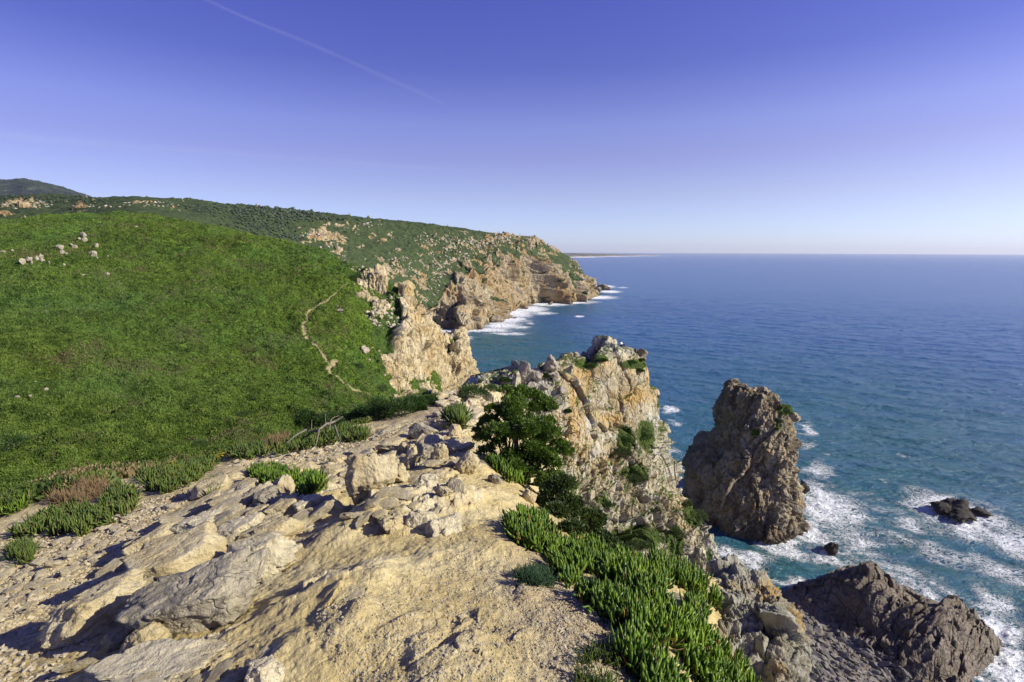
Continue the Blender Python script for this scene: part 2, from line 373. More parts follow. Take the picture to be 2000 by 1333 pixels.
m = NT('dirt_and_bedrock')
n1 = m.noise(1.3, 7, .62, dist=.3); n2 = m.noise(9, 8, .7); n3 = m.noise(70, 5, .7)
dc = m.ramp(n1, [(.3, (.44, .335, .145)), (.47, (.52, .42, .20)), (.62, (.58, .49, .27)), (.75, (.48, .37, .165))])
dc = m.mix(.75, dc, m.ramp(n2, [(.25, .75), (.5, 1.0), (.75, 1.18)]), 'MULTIPLY')
dc = m.mix(.6, dc, m.ramp(n3, [(.3, .6), (.55, 1.05), (.75, 1.35)]), 'MULTIPLY')
vg = m.vor(55, 'F1', warp=.1); vh = m.vor(55, 'F1', warp=.1, out=1)
scree = m.attr('scree')
vb = m.vor(24, 'DISTANCE_TO_EDGE', warp=.1); vcol = m.vor(24, 'F1', warp=.1, out=1)
sc_c = m.mix(m.math('MULTIPLY', vcol, .8), (.50, .42, .30), (.33, .25, .16))
sc_c = m.mix(m.ramp(vb, [(0, .75), (.12, 0)]), sc_c, (.16, .11, .06))
dc = m.mix(m.math('MULTIPLY', scree, m.ramp(m.noise(3, 4), [(.35, 0), (.5, .85)])), dc, sc_c)
rc = m.ramp(m.noise(2.2, 8, .7, dist=.5), [(.3, (.32, .23, .10)), (.45, (.49, .40, .22)), (.58, (.60, .53, .35)), (.72, (.41, .32, .15))])
rc = m.mix(.6, rc, m.ramp(m.noise(22, 7, .72), [(.25, .55), (.5, 1), (.75, 1.25)]), 'MULTIPLY')
crk = m.vor(3.2, sc=(1, 1, 1.6), warp=.35)
rc = m.mix(m.ramp(crk, [(0, .45), (.02, 0)]), rc, (.16, .11, .05))
rm = m.ramp(m.math('ADD', m.attr('rock'), m.math('MULTIPLY', m.math('SUBTRACT', m.noise(7, 6, .7), .5), .7)), [(.4, 0), (.62, 1)])
col = m.mix(rm, dc, rc)
vegm = m.ramp(m.math('ADD', m.attr('veg'), m.math('MULTIPLY', m.math('SUBTRACT', m.noise(2.5, 6, .7), .5), .8)), [(.42, 0), (.6, 1)])
col = m.mix(vegm, col, m.mix(m.noise(6, 6, .7), (.018, .035, .008), (.09, .12, .028)))
h = m.math('ADD', m.math('MULTIPLY', n2, .6), m.math('MULTIPLY', n3, .12))
h = m.math('ADD', h, m.math('MULTIPLY', m.math('MULTIPLY', vb, scree), .5))
h = m.math('ADD', h, m.math('MULTIPLY', m.ramp(crk, [(0, 0), (.04, 1)]), .08))
h = m.math('ADD', h, m.math('MULTIPLY', m.noise(230, 3, .7), .035))
h = m.math('ADD', h, m.math('MULTIPLY', m.vor(34, 'F1', warp=.2), .05))
M_DIRT = m.done(col, .95, m.bump(h, .9, .064), .15)
# green bank beyond the lips
veg = np.zeros_like(gx)
zrel = gzd - CAMZ
nrm_g = normals(gpts); slope = np.abs(nrm_g[..., 2])
pu, pv = project(gpts)
lip = np.interp(pu, [-400, 0, 100, 250, 430, 540, 620, 740, 800, 870, 930, 1000], [1060, 985, 938, 905, 893, 868, 842, 803, 792, 774, 763, 755])
veg = sstep(-6, 10, lip - pv) * (pu < 960) * (gy > 0)
veg = np.maximum(veg, sstep(.75, .5, slope) * sstep(3, 8, gx) * (gx > 1))
veg = np.maximum(veg, sstep(1.0, 2.5, gx - np.interp(gy, [0, 2, 4, 6, 9, 20, 60], [.9, 1.0, 1.2, 1.6, 1.8, 1.7, 3])) * .9)
veg *= 1 - .6 * rockm
ground = grid_obj('ground', gpts, M_DIRT, {'rock': rockm, 'scree': scr, 'veg': veg})
tag(ground, kind='structure')
print('ground', time.time() - T0)

# ================================================================== GREEN HILLSIDE
hp = []
for (u, v, y) in [(-500, 1100, 33), (-500, 800, 55), (-500, 600, 85), (-500, 450, 150), (-500, 400, 230), (-250, 1000, 38), (-250, 800, 58), (-250, 600, 95), (-250, 470, 150), (-250, 425, 230),
                  (0, 1000, 40), (100, 940, 44), (300, 900, 50), (500, 860, 60), (650, 830, 75), (750, 800, 95), (815, 805, 122),
                  (0, 800, 64), (200, 780, 70), (400, 760, 80), (600, 730, 100), (700, 740, 112), (760, 740, 128),
                  (0, 600, 105), (200, 600, 112), (400, 600, 124), (600, 600, 138), (690, 620, 140), (740, 640, 148),
                  (0, 490, 150), (200, 480, 165), (400, 490, 168), (530, 510, 168), (640, 540, 158), (700, 560, 158),
                  (0, 428, 230), (130, 419, 236), (250, 419, 230), (350, 433, 216), (450, 455, 206), (550, 474, 198), (630, 488, 188), (690, 522, 176), (740, 552, 172), (775, 590, 172)]:
    hp.append(P(u, v, y))
for (u, v, y) in [(-250, 450, 300), (0, 450, 310), (130, 440, 310), (250, 440, 310), (350, 455, 290), (450, 478, 270), (550, 500, 255), (630, 520, 240), (700, 580, 215), (760, 640, 205)]:
    hp.append(P(u, v, y))
hp += [P(850, 805, 122), P(900, 810, 128), P(880, 790, 150)]
for (x, y, z) in [(-30, 15, -17), (-10, 22, -19), (-50, 5, -20), (0, 35, -25), (-90, 5, -14), (15, 70, -45), (25, 110, -62), (20, 150, -75), (10, 200, -95)]:
    hp.append(np.array([x, y, CAMZ + z]))
HR = RBF(hp, 1e-3)
HA0, HA1, H0, H1 = -66.0, 2.0, 26.0, 320.0
hna, hnr = int(900 * Q), int(800 * Q)
hx, hy = polar(HA0, HA1, H0, H1, hna, hnr)
hax, hay = polar(HA0, HA1, H0, H1, hna // 4, hnr // 4)
hz = upsample(HR.z(hax, hay), hx.shape)
hb = np.stack([hx, hy, hz], -1)
hr_ = np.hypot(hx, hy)
# goat path drawn on the hill surface
Hz0 = marcher(lambda x, y: grid_lookup(hz, HA0, HA1, H0, H1, 1, x, y), 30, 315)
pathpx = [(700, 545), (672, 560), (648, 578), (640, 590), (612, 605), (600, 620), (602, 632), (593, 640), (597, 652), (592, 660), (600, 668), (612, 680), (622, 690), (634, 703), (640, 712), (645, 722), (655, 715), (660, 712), (648, 728), (642, 733), (650, 742), (662, 750), (675, 760), (690, 768), (705, 770), (722, 776), (735, 782), (745, 795), (752, 812)]
pp = Hz0(*np.array(pathpx, float).T)
pd = np.full(hx.shape, 1e9)
for a, b, w in zip(pp[:-1], pp[1:], [0.18] * 2 + [.26] * 3 + [.33] * 40):
    ab = (b - a)[:2]; L = (ab ** 2).sum() + 1e-9
    t = np.clip(((hx - a[0]) * ab[0] + (hy - a[1]) * ab[1]) / L, 0, 1)
    pd = np.minimum(pd, np.hypot(hx - a[0] - t * ab[0], hy - a[1] - t * ab[1]) / w)
pd = pd + fbm(hb * .8, 3, 12) * 1.6
pathm = sstep(1.9, .5, pd) * .72
bumpy = fbm(hb * .03, 3, 21) * 3.0 * sstep(60, 120, hr_) + fbm(hb * .11, 4, 22) * 1.7 + fbm(hb * .5, 4, 23) * .5 + fbm(hb * 3.0, 2, 24) * .12
f1, f2, hh, _ = worley(hb * .75 + fbm(hb * .6, 2, 33)[..., None], 25)
tus = np.clip(1 - f1 * 1.25, 0, 1) * (.25 + rnd(hh, 1)) * .42
hz2 = hz + (bumpy + tus * (1 - pathm)) - pathm * .35
HZ = hz2
hzf = lambda x, y: grid_lookup(HZ, HA0, HA1, H0, H1, 1, x, y)
Gh = marcher(hzf, 30, 315)
def hill_mat(name, k=1.0, path=True, dark=1.0):
    m = NT(name)
    a = m.noise(.035 * k, 6, .6, dist=.4); b = m.noise(.35 * k, 7, .7); c = m.noise(2.2 * k, 6, .72)
    col = m.ramp(b, [(.28, (.022, .036, .005)), (.42, (.055, .09, .011)), (.56, (.085, .14, .016)), (.72, (.15, .19, .03))])
    col = m.mix(m.ramp(a, [(.46, 0), (.60, .65)]), col, (.055, .12, .022))
    br = m.ramp(m.noise(.09 * k, 8, .75, dist=.6), [(.55, 0), (.66, .75)])
    col = m.mix(br, col, m.mix(m.noise(1.3 * k, 5, .7), (.045, .05, .014), (.15, .15, .06)))
    col = m.mix(.85, col, m.ramp(c, [(.25, .35), (.5, .95), (.75, 1.7)]), 'MULTIPLY')
    if dark != 1: col = m.mix(1, col, (dark, dark, dark * 1.05), 'MULTIPLY')
    if path:
        pc = m.mix(m.noise(1.5, 6, .7), (.30, .21, .11), (.50, .40, .26))
        col = m.mix(m.attr('path'), col, pc)
        rk = m.ramp(m.math('ADD', m.attr('rock'), m.math('MULTIPLY', m.math('SUBTRACT', m.noise(.9, 6, .7), .5), .9)), [(.5, 0), (.58, 1)])
        col = m.mix(rk, col, m.mix(m.noise(.9, 8, .75), (.22, .17, .11), (.6, .54, .42)))
    nrm = m.bump(m.math('ADD', m.math('MULTIPLY', b, .5), m.math('MULTIPLY', c, .35)), .9, .9)
    return m.done(col, .95, nrm, .12)
M_HILL = hill_mat('hillside_scrub')
hrock = np.zeros_like(hx)
hside = grid_obj('hillside', np.stack([hx, hy, hz2], -1), M_HILL, {'path': pathm, 'rock': hrock})
tag(hside, kind='structure')
print('hill', time.time() - T0)

# ================================================================== CLIFF PATCHES
def rot_coords(p, axis_deg, tilt_deg):
    a = math.radians(axis_deg); t = math.radians(tilt_deg)
    M = np.array((Matrix.Rotation(t, 3, 'Y') @ Matrix.Rotation(a, 3, 'Z')))
    return (p @ M.T).astype(F)
def disp_patch(pts, layers, flip=False, warp=1.0):
    """layers: (kind, size, amp, seed, scale3, ...)"""
    n = normals(pts) * (-1 if flip else 1)
    d = np.zeros(pts.shape[:2], F)
    for L in layers:
        kind, size, amp, seed = L[:4]; sc = np.array(L[4] if len(L) > 4 else (1, 1, 1)); rot = L[5] if len(L) > 5 else (0, 0); msk = L[6] if len(L) > 6 else 1
        q = rot_coords(pts, *rot) * sc / size
        if kind == 'fbm': d += amp * fbm(q, 5, seed) * msk
        elif kind == 'ridge': d += amp * (fbm(q, 4, seed, ridged=True) - .5) * msk
        elif kind == 'block':
            q = q + fbm(q * 1.3, 3, seed + 50)[..., None] * .35 * warp
            b, _ = blocky(q, seed, .8, .7, .22, .07); d += amp * b * msk
    return pts + n * d[..., None], d

# ---- headland across the gap
Hc = [  # columns of (u, v, y) : crest, face ... down into the gap
    [(905, 768, 52), (915, 790, 46), (930, 830, 40), (960, 900, 36), (990, 1000, 36), (1010, 1150, 36), (1030, 1400, 36)],
    [(965, 756, 58), (985, 790, 52), (1005, 850, 48), (1030, 920, 46), (1050, 1000, 45), (1065, 1150, 43), (1090, 1400, 41)],
    [(1030, 733, 60), (1045, 775, 57), (1060, 835, 54), (1085, 900, 52), (1110, 985, 50), (1130, 1150, 47), (1160, 1450, 44)],
    [(1060, 712, 61.5), (1075, 765, 59), (1092, 825, 56), (1115, 900, 54), (1140, 988, 51), (1175, 1150, 48), (1210, 1450, 45)],
    [(1095, 704, 63), (1110, 760, 60.5), (1128, 820, 58), (1150, 900, 56), (1180, 990, 53), (1230, 1150, 50), (1280, 1450, 47)],
    [(1150, 697, 68), (1165, 745, 65), (1180, 810, 62), (1205, 890, 59.5), (1240, 990, 56), (1300, 1130, 53), (1370, 1450, 49)],
    [(1200, 692, 74), (1215, 735, 70), (1225, 800, 66), (1250, 880, 63), (1290, 980, 59), (1345, 1100, 56), (1425, 1450, 52)],
    [(1238, 694, 76.5), (1244, 745, 72.5), (1250, 810, 68.5), (1268, 885, 65.5), (1310, 975, 61.5), (1385, 1095, 57), (1465, 1450, 53.5)],
    [(1256, 703, 79), (1256, 765, 75), (1268, 835, 71), (1280, 900, 68), (1324, 975, 64), (1400, 1095, 59), (1495, 1450, 55)],
    [(1258, 722, 86), (1260, 780, 83), (1268, 850, 79), (1280, 915, 76), (1315, 985, 73), (1385, 1095, 69), (1470, 1450, 62)],
    [(1225, 730, 95), (1235, 790, 93), (1240, 850, 92), (1245, 915, 90), (1250, 985, 88), (1290, 1095, 84), (1330, 1450, 78)]]
ctrl = np.array([[P(*c) for c in col] for col in Hc])          # (col,row,3)
ctrl = ctrl.transpose(1, 0, 2)
back = ctrl[0] + np.array([-1.5, 5.0, -3.0]); back2 = ctrl[0] + np.array([-6, 14., -24.]); back3 = ctrl[0] + np.array([-8, 18., -60.])
low = ctrl[-1] + np.array([2, -3., -40.]); low2 = ctrl[-1] + np.array([4, -5., -100.])
ctrl = np.concatenate([[back3, back2, back], ctrl, [low, low2]])
tv = np.concatenate([np.linspace(0, 2.5, 60), np.linspace(2.5, 9, int(850 * Q))[1:], np.linspace(9, 11, 60)[1:]])
tu = np.concatenate([np.linspace(0, 10, int(900 * Q))])
pts = net(ctrl, 0, 0, tv, tu)
n0 = normals(pts); sgn = np.sign(np.median(n0[..., 1]))   # want -y
fl = sgn > 0
TV = np.broadcast_to(tv[:, None], pts.shape[:2])
lowpart = sstep(5.2, 6.3, TV + fbm(pts * .12, 3, 3) * 1.2)
pts2, d = disp_patch(pts, [('fbm', 26, 3.2, 200), ('block', 9.5, 3.2, 201, (1, 1, .5), (20, 30)), ('block', 4.2, 1.25, 202, (1, 1, .55), (20, 32)), ('block', 1.9, .9, 203, (1.6, 1, .8), (-15, -35), lowpart), ('block', .9, .22, 204), ('fbm', 1.6, .22, 205), ('ridge', .6, .09, 206), ('ridge', 2.6, .8, 207, (1.8, 1, .6), (-15, -35), lowpart)], flip=fl)
n1_ = normals(pts2) * (-1 if fl else 1)
hu, hv = project(pts2)
veg = sstep(.45, .75, n1_[..., 2] + fbm(pts2 * .35, 3, 66) * .3) * .55
for (u, v, ru, rv, wt) in [(1145, 710, 28, 13, 1), (1175, 700, 15, 8, 1), (1240, 712, 30, 12, 1), (1255, 690, 12, 6, 0), (1222, 860, 22, 32, 1), (1262, 850, 22, 40, .9), (1240, 925, 40, 28, .75), (1280, 990, 60, 30, .45), (1360, 1000, 32, 34, 1), (1180, 980, 30, 20, .6), (1250, 1050, 60, 28, .9), (1320, 1060, 25, 45, .8), (1130, 880, 16, 14, .4), (1110, 805, 12, 12, .5), (1290, 790, 10, 30, .6), (1200, 1060, 50, 25, .9), (1160, 930, 15, 20, .4), (1385, 1090, 8, 30, .7), (1080, 1000, 60, 50, .9)]:
    veg = np.maximum(veg, wt * np.exp(-(((hu - u) / ru) ** 2 + ((hv - v) / rv) ** 2) ** 1.3))
lich = np.zeros_like(veg)
for (u, v, ru, rv, wt) in [(1140, 735, 30, 30, .7), (1120, 780, 12, 50, .7), (1110, 840, 40, 40, .8), (1195, 820, 30, 18, .9), (1245, 775, 40, 22, .9), (1170, 710, 40, 12, .6), (1245, 712, 35, 20, .8), (1130, 880, 35, 40, .55), (1240, 920, 50, 30, .3), (1270, 730, 12, 40, .9), (1330, 1000, 40, 60, .5), (1190, 900, 40, 30, .5)]:
    lich = np.maximum(lich, wt * np.exp(-(((hu - u) / ru) ** 2 + ((hv - v) / rv) ** 2)))
M_HEAD = rock_mat('headland_rock', [(.27, .22, .13), (.38, .33, .22), (.46, .43, .33), (.30, .26, .17)], 5.0, pale=.75, crack=1.0, strata=(1, 1, .6), srot=(.3, .5, .2), bumpd=.03, veg=True, haslich=True, vegcol=((.02, .035, .008), (.09, .13, .025)), crackscale=1.1)
head = grid_obj('headland_cliff', pts2, M_HEAD, {'veg': veg, 'lichen': lich}, flip=fl, loc=P(1150, 1400, 50))
tag(head, 'large tan lichen-stained rock headland across the gap with boulders along its crest', 'cliff')
HEADP = pts2
print('head', time.time() - T0)

# ---- middle cliff at the end of the green hill
Mc = [
    [(655, 512, 186), (665, 560, 166), (670, 620, 150), (680, 690, 132), (700, 750, 118), (720, 800, 108)],
    [(700, 526, 178), (705, 565, 164), (715, 620, 146), (735, 690, 131), (750, 750, 120), (765, 820, 112)],
    [(740, 543, 172), (745, 590, 160), (752, 650, 144), (762, 710, 134), (775, 770, 126), (795, 830, 120)],
    [(772, 566, 168), (778, 610, 158), (780, 660, 147), (785, 720, 138), (797, 770, 131), (815, 830, 126)],
    [(790, 568, 170), (796, 615, 160), (800, 660, 152), (806, 720, 143), (815, 770, 136), (835, 830, 132)],
    [(808, 607, 178), (813, 635, 170), (820, 680, 158), (828, 720, 149), (838, 765, 142), (855, 830, 138)],
    [(838, 634, 186), (843, 660, 178), (850, 695, 168), (856, 730, 160), (865, 770, 153), (875, 830, 148)],
    [(862, 672, 190), (865, 690, 184), (870, 712, 176), (876, 740, 169), (885, 775, 162), (893, 830, 156)],
    [(880, 660, 196), (886, 685, 188), (890, 715, 180), (897, 745, 174), (905, 775, 168), (910, 830, 162)],
    [(896, 653, 200), (902, 682, 194), (909, 712, 188), (917, 742, 181), (923, 775, 175), (928, 830, 170)],
    [(903, 657, 204), (909, 690, 201), (918, 722, 196), (930, 752, 190), (937, 785, 184), (945, 830, 180)],
    [(897, 662, 222), (903, 692, 220), (908, 722, 216), (915, 752, 212), (918, 785, 208), (920, 830, 202)]]
ctrl = np.array([[P(*c) for c in col] for col in Mc]).transpose(1, 0, 2)
back = ctrl[0] + np.array([-4., 9.0, -3.5]); back2 = ctrl[0] + np.array([-8, 26., -26.])
low = ctrl[-1] + np.array([2, -4., -25.]); low2 = ctrl[-1] + np.array([4, -8., -80.])
ctrl = np.concatenate([[back2, back], ctrl, [low, low2]])
tv = np.concatenate([np.linspace(0, 1.5, 50), np.linspace(1.5, 7, int(560 * Q))[1:], np.linspace(7, 9, 50)[1:]]); tu = np.linspace(0, 11, int(700 * Q))
pts = net(ctrl, 0, 0, tv, tu)
fl = np.median(normals(pts)[..., 1]) > 0
pu, pv = project(pts)
rk = np.zeros(pts.shape[:2])
for (u, v, ru, rv, wt) in [(725, 565, 34, 34, 1), (700, 585, 26, 14, .9), (745, 610, 40, 24, .55), (795, 600, 14, 60, 1.2), (795, 690, 44, 60, 1.2), (812, 700, 50, 70, 1.1), (840, 660, 40, 44, 1.2), (865, 710, 40, 50, 1.1), (800, 760, 40, 40, 1.1), (840, 745, 44, 40, 1), (900, 690, 30, 60, 1.2), (915, 745, 28, 40, 1.2), (875, 755, 34, 26, .8), (765, 660, 12, 40, .5), (690, 540, 14, 10, .7), (710, 685, 9, 9, .8)]:
    rk = np.maximum(rk, wt * np.exp(-(((pu - u) / ru) ** 2 + ((pv - v) / rv) ** 2) ** 1.5))
for (u, v, ru, rv) in [(815, 690, 7, 60), (893, 657, 14, 7), (850, 735, 12, 26), (885, 715, 6, 36), (820, 790, 30, 8)]:
    rk *= 1 - .7 * np.exp(-(((pu - u) / ru) ** 2 + ((pv - v) / rv) ** 2))
rk = sstep(.3, .7, rk + fbm(pts * .12, 4, 301) * .5)
pts2, d = disp_patch(pts, [('fbm', 30, 3.5, 300), ('ridge', 15, 6.0, 301, (1.3, 1.3, .3), (10, -8), rk), ('block', 6.5, 2.4, 302, (1, 1, .45), (10, -10), rk), ('block', 2.4, .9, 303, (1, 1, .5), (10, -10), rk), ('fbm', 5, 1.0, 304), ('fbm', 1.4, .6, 305), ('ridge', 2.5, .6, 306, (1, 1, .4), (0, 0), rk)], flip=fl)
pts2 += normals(pts) * (-1 if fl else 1) * (rk * 1.6 - .8)[..., None]
M_MID = rock_mat('mid_cliff_rock', [(.34, .25, .12), (.46, .37, .21), (.55, .47, .31), (.38, .28, .14)], 9.0, lichen=.35, crack=.7, strata=(1.3, 1.3, .4), bumpd=.03, veg=True, vegcol=((.018, .038, .008), (.075, .125, .02)))
mid = grid_obj('spur_cliff', pts2, M_MID, {'veg': (1 - rk) * 1.1}, flip=fl, loc=P(800, 830, 130))
tag(mid, 'pale tan craggy sea cliff where the green hillside breaks off, with a thin rock spire', 'cliff')
MIDP = pts2
print('mid', time.time() - T0)

# ---- far headland and the hills behind
def W(u, v): return (u, v, SY(u, v))
Fc = [
    [(-420, 425, 1100), (-420, 398, 700), (-420, 412, 520), (-420, 435, 430), (-420, 470, 400), (-420, 520, 380), (-420, 580, 370), (-420, 640, 360)],
    [(0, 400, 1000), (0, 384, 640), (0, 398, 500), (0, 416, 420), (0, 450, 380), (0, 500, 360), (0, 560, 350), (0, 620, 340)],
    [(100, 402, 1000), (95, 384, 640), (95, 396, 520), (95, 408, 440), (95, 430, 390), (95, 500, 360), (95, 560, 350), (95, 620, 340)],
    [(190, 402, 900), (190, 391, 600), (190, 399, 470), (190, 410, 400), (190, 440, 370), (190, 500, 360), (190, 560, 350), (190, 620, 340)],
    [(260, 400, 900), (260, 389, 560), (270, 402, 430), (275, 418, 370), (280, 450, 350), (290, 500, 340), (300, 560, 340), (300, 620, 330)],
    [(360, 404, 1050), (350, 394, 650), (370, 412, 500), (390, 436, 420), (410, 468, 390), (430, 510, 370), (440, 570, 360), (450, 620, 350)],
    [(450, 410, 1250), (450, 404, 900), (465, 425, 700), (485, 455, 560), (510, 490, 500), (540, 530, 470), (560, 570, 450), (570, 620, 440)],
    [(540, 415, 1350), (540, 411, 1080), (555, 440, 860), (575, 475, 720), (600, 520, 640), (625, 560, 620), (650, 600, 610), (660, 650, 600)],
    [(640, 425, 1450), (640, 421, 1180), (655, 452, 980), (675, 490, 850), (700, 535, 760), (725, 580, 720), (740, 620, 700), (750, 670, 690)],
    [(740, 436, 1550), (740, 433, 1270), (750, 460, 1120), (768, 495, 990), (785, 540, 890), (800, 585, 850), (808, 625, 850), W(812, 648)],
    [(815, 443, 1600), (815, 440, 1340), (822, 465, 1220), (828, 500, 1110), (832, 545, 1000), (838, 590, 960), (846, 615, 962), W(850, 642)],
    [(850, 446, 1650), (850, 443, 1380), (856, 468, 1270), (862, 500, 1170), (868, 545, 1060), (872, 580, 1010), (880, 612, 1000), W(886, 643)],
    [(885, 450, 1700), (885, 447, 1420), (890, 470, 1310), (896, 500, 1210), (903, 540, 1100), (910, 575, 1045), (918, 605, 1015), W(928, 639)],
    [(925, 457, 1750), (925, 455, 1460), (930, 475, 1370), (935, 500, 1270), (942, 535, 1180), (950, 570, 1110), (955, 600, 1080), W(962, 626)],
    [(965, 462, 1800), (965, 460, 1500), (970, 478, 1420), (975, 500, 1340), (980, 530, 1270), (983, 560, 1210), (988, 590, 1190), W(995, 610)],
    [(1000, 468, 1800), (1000, 465, 1520), (1004, 480, 1470), (1008, 500, 1410), (1010, 530, 1340), (1013, 560, 1310), (1020, 580, 1310), W(1030, 597)],
    [(1030, 470, 1850), (1030, 467, 1560), (1036, 485, 1520), (1042, 505, 1480), (1046, 530, 1440), (1050, 555, 1410), (1055, 575, 1400), W(1062, 592)],
    [(1055, 479, 1850), (1055, 474, 1610), (1064, 492, 1580), (1072, 510, 1550), (1080, 532, 1530), (1088, 555, 1500), (1094, 572, 1490), W(1098, 589)],
    [(1075, 490, 1900), (1085, 489, 1680), (1098, 505, 1660), (1110, 522, 1640), (1118, 540, 1620), (1124, 556, 1600), (1130, 570, 1590), W(1135, 585)],
    [(1085, 498, 2000), (1108, 507, 1790), (1122, 520, 1770), (1133, 533, 1750), (1143, 548, 1730), (1150, 560, 1720), (1155, 569, 1715), W(1162, 577)],
    [(1060, 500, 2200), (1080, 508, 2050), (1100, 520, 2020), (1112, 533, 2000), (1122, 546, 1985), (1132, 556, 1970), (1140, 563, 1960), W(1148, 571)]]
ctrl = np.array([[P(*c) for c in col] for col in Fc]).transpose(1, 0, 2)
for j in range(9, len(Fc)): ctrl[-1, j, 2] = 0
back = ctrl[0] + np.array([-60., 260, -40.]); low = ctrl[-1] + np.array([0, 0, -25.])
ctrl = np.concatenate([[back], ctrl, [low]])
tv = np.concatenate([np.linspace(0, 1.5, 30), np.linspace(1.5, 2.2, 60)[1:], np.linspace(2.2, 8, int(620 * Q))[1:], np.linspace(8, 9, 20)[1:]]); tu = np.concatenate([np.linspace(0, 5, 260), np.linspace(5, 20, int(1000 * Q))[1:]])
pts = net(ctrl, 0, 0, tv, tu)
fl = np.median(normals(pts)[..., 1]) > 0
nn_ = normals(pts) * (-1 if fl else 1)
pu, pv = project(pts)
rk = np.zeros(pts.shape[:2])
edge = np.interp(pu, [700, 790, 815, 850, 870, 900, 925, 950, 975, 1000, 1030, 1050, 1075, 1100, 1125, 1140, 1165], [760, 640, 598, 585, 590, 545, 520, 525, 505, 495, 490, 515, 540, 545, 535, 545, 565])
rk = sstep(-10, 12, pv - edge + fbm(pts * .02, 4, 401) * 42)
cliffm = rk.copy()
for (u, v, ru, rv, wt) in [(620, 462, 34, 14, 1.0), (655, 470, 30, 12, .95), (650, 440, 40, 7, .6), (590, 470, 20, 9, .7), (700, 482, 26, 14, .25), (770, 525, 40, 26, .72), (830, 545, 40, 34, .62), (870, 520, 30, 26, .66), (840, 480, 40, 20, .55), (900, 480, 50, 24, .68), (870, 460, 40, 12, .6), (950, 475, 40, 16, .8), (985, 466, 34, 12, .95), (1040, 475, 28, 12, 1.0), (1060, 500, 20, 20, .75), (1075, 490, 26, 10, .95), (975, 520, 12, 34, .7), (940, 495, 30, 20, .5), (1120, 525, 25, 16, .7), (740, 462, 40, 12, .45), (690, 445, 30, 8, .5), (30, 402, 40, 7, .62), (70, 398, 60, 6, .5), (10, 415, 26, 8, .75), (165, 405, 30, 5, .3), (290, 396, 60, 5, .4), (330, 415, 40, 8, .4), (640, 480, 14, 10, .8), (660, 495, 14, 14, .75)]:
    rk = np.maximum(rk, wt * np.exp(-(((pu - u) / ru) ** 2 + ((pv - v) / rv) ** 2) ** 1.2))
blot = fbm(pts * .05, 5, 402)
outc = sstep(.5, .68, rk * .8 + blot * .9 + fbm(pts * .2, 3, 403) * .3)
rk = np.maximum(cliffm * sstep(-.35, .1, blot + .3), outc)
fa = sstep(500, 900, pts[..., 1]) * .7 + .3
wst = 1 - sstep(1450, 1700, pts[..., 1]) * 0.3
layers = [('fbm', 130, 10, 410, (1, 1, 1), (0, 0), fa * .8), ('ridge', 95, 34, 411, (1.2, 1.2, .3), (25, -25), cliffm), ('ridge', 38, 17, 412, (1.2, 1.2, .4), (25, -25), cliffm), ('block', 16, 7, 413, (1, 1, .55), (25, -20), np.maximum(cliffm, outc)), ('block', 6, 2.6, 414, (1, 1, .6), (25, -20), np.maximum(cliffm, outc)), ('fbm', 22, 4.5, 415, (1, 1, 1), (0, 0), fa), ('fbm', 6, 1.6, 416, (1, 1, 1), (0, 0), fa), ('block', 10, 6, 417, (1, 1, 1), (0, 0), outc * (1 - cliffm) * fa)]
pts2, d = disp_patch(pts, layers, flip=fl)
# the sea has cut clefts under the cliff: recess their mouths
nh = nn_ * [1, 1, 0]; nh /= np.linalg.norm(nh, axis=-1, keepdims=True) + 1e-6
saw = np.zeros(pts.shape[:2])
for (us, vr, sl, w_, A_, vt, dc_) in [(905, 620, -.35, 34, 36, 588, 18), (930, 612, -.2, 14, 20, 592, 14), (975, 605, -.2, 16, 26, 585, 25), (1070, 575, .5, 36, 62, 512, 35), (1120, 572, -.2, 22, 42, 548, 30), (1147, 562, -.1, 12, 18, 538, 10), (1010, 560, .1, 12, 14, 520, 30), (868, 625, -.5, 12, 14, 600, 10)]:
    uu2 = us + sl * (pv - vr) + fbm(pts * .03, 2, 9) * 6; f_ = np.where(pu < uu2, sstep(-w_ * .5, 0, pu - uu2), np.exp(-np.maximum(pu - uu2, 0) / dc_)) * sstep(vt - 14, vt + 10, pv); saw = np.maximum(saw, f_ * A_ * 1.5)
pts2 = pts2 + nh * (saw - 18 * cliffm)[..., None]
for (u, v, ru, rv, dep) in [(1038, 474, 11, 6, 16), (985, 466, 10, 5, 10), (1056, 478, 7, 6, 10), (958, 468, 8, 4, 7), (1015, 520, 12, 30, 8), (905, 618, 8, 22, 12), (1135, 560, 12, 18, 8), (1075, 572, 9, 18, 10), (1000, 580, 14, 22, 10)]:
    g = np.exp(-(((pu - u) / ru) ** 2 + ((pv - v) / rv) ** 2))
    pts2 += (nh * .4 + np.array([0, 0, .8])) * (g * dep)[..., None]
M_FAR = rock_mat('far_cliff_rock', [(.29, .18, .075), (.37, .27, .14), (.40, .34, .23), (.20, .15, .095)], 45.0, crack=.55, strata=(1.2, 1.2, .5), srot=(.2, -.5, .3), bumpd=.03, veg=True, wet=26, vegcol=((.02, .035, .014), (.075, .105, .035)))
farh = grid_obj('far_headland', pts2, M_FAR, {'veg': (1 - rk) * 1.1}, flip=fl)
tag(farh, kind='structure'); FARP = pts2; FARU, FARV = project(pts2)
print('far', time.time() - T0)

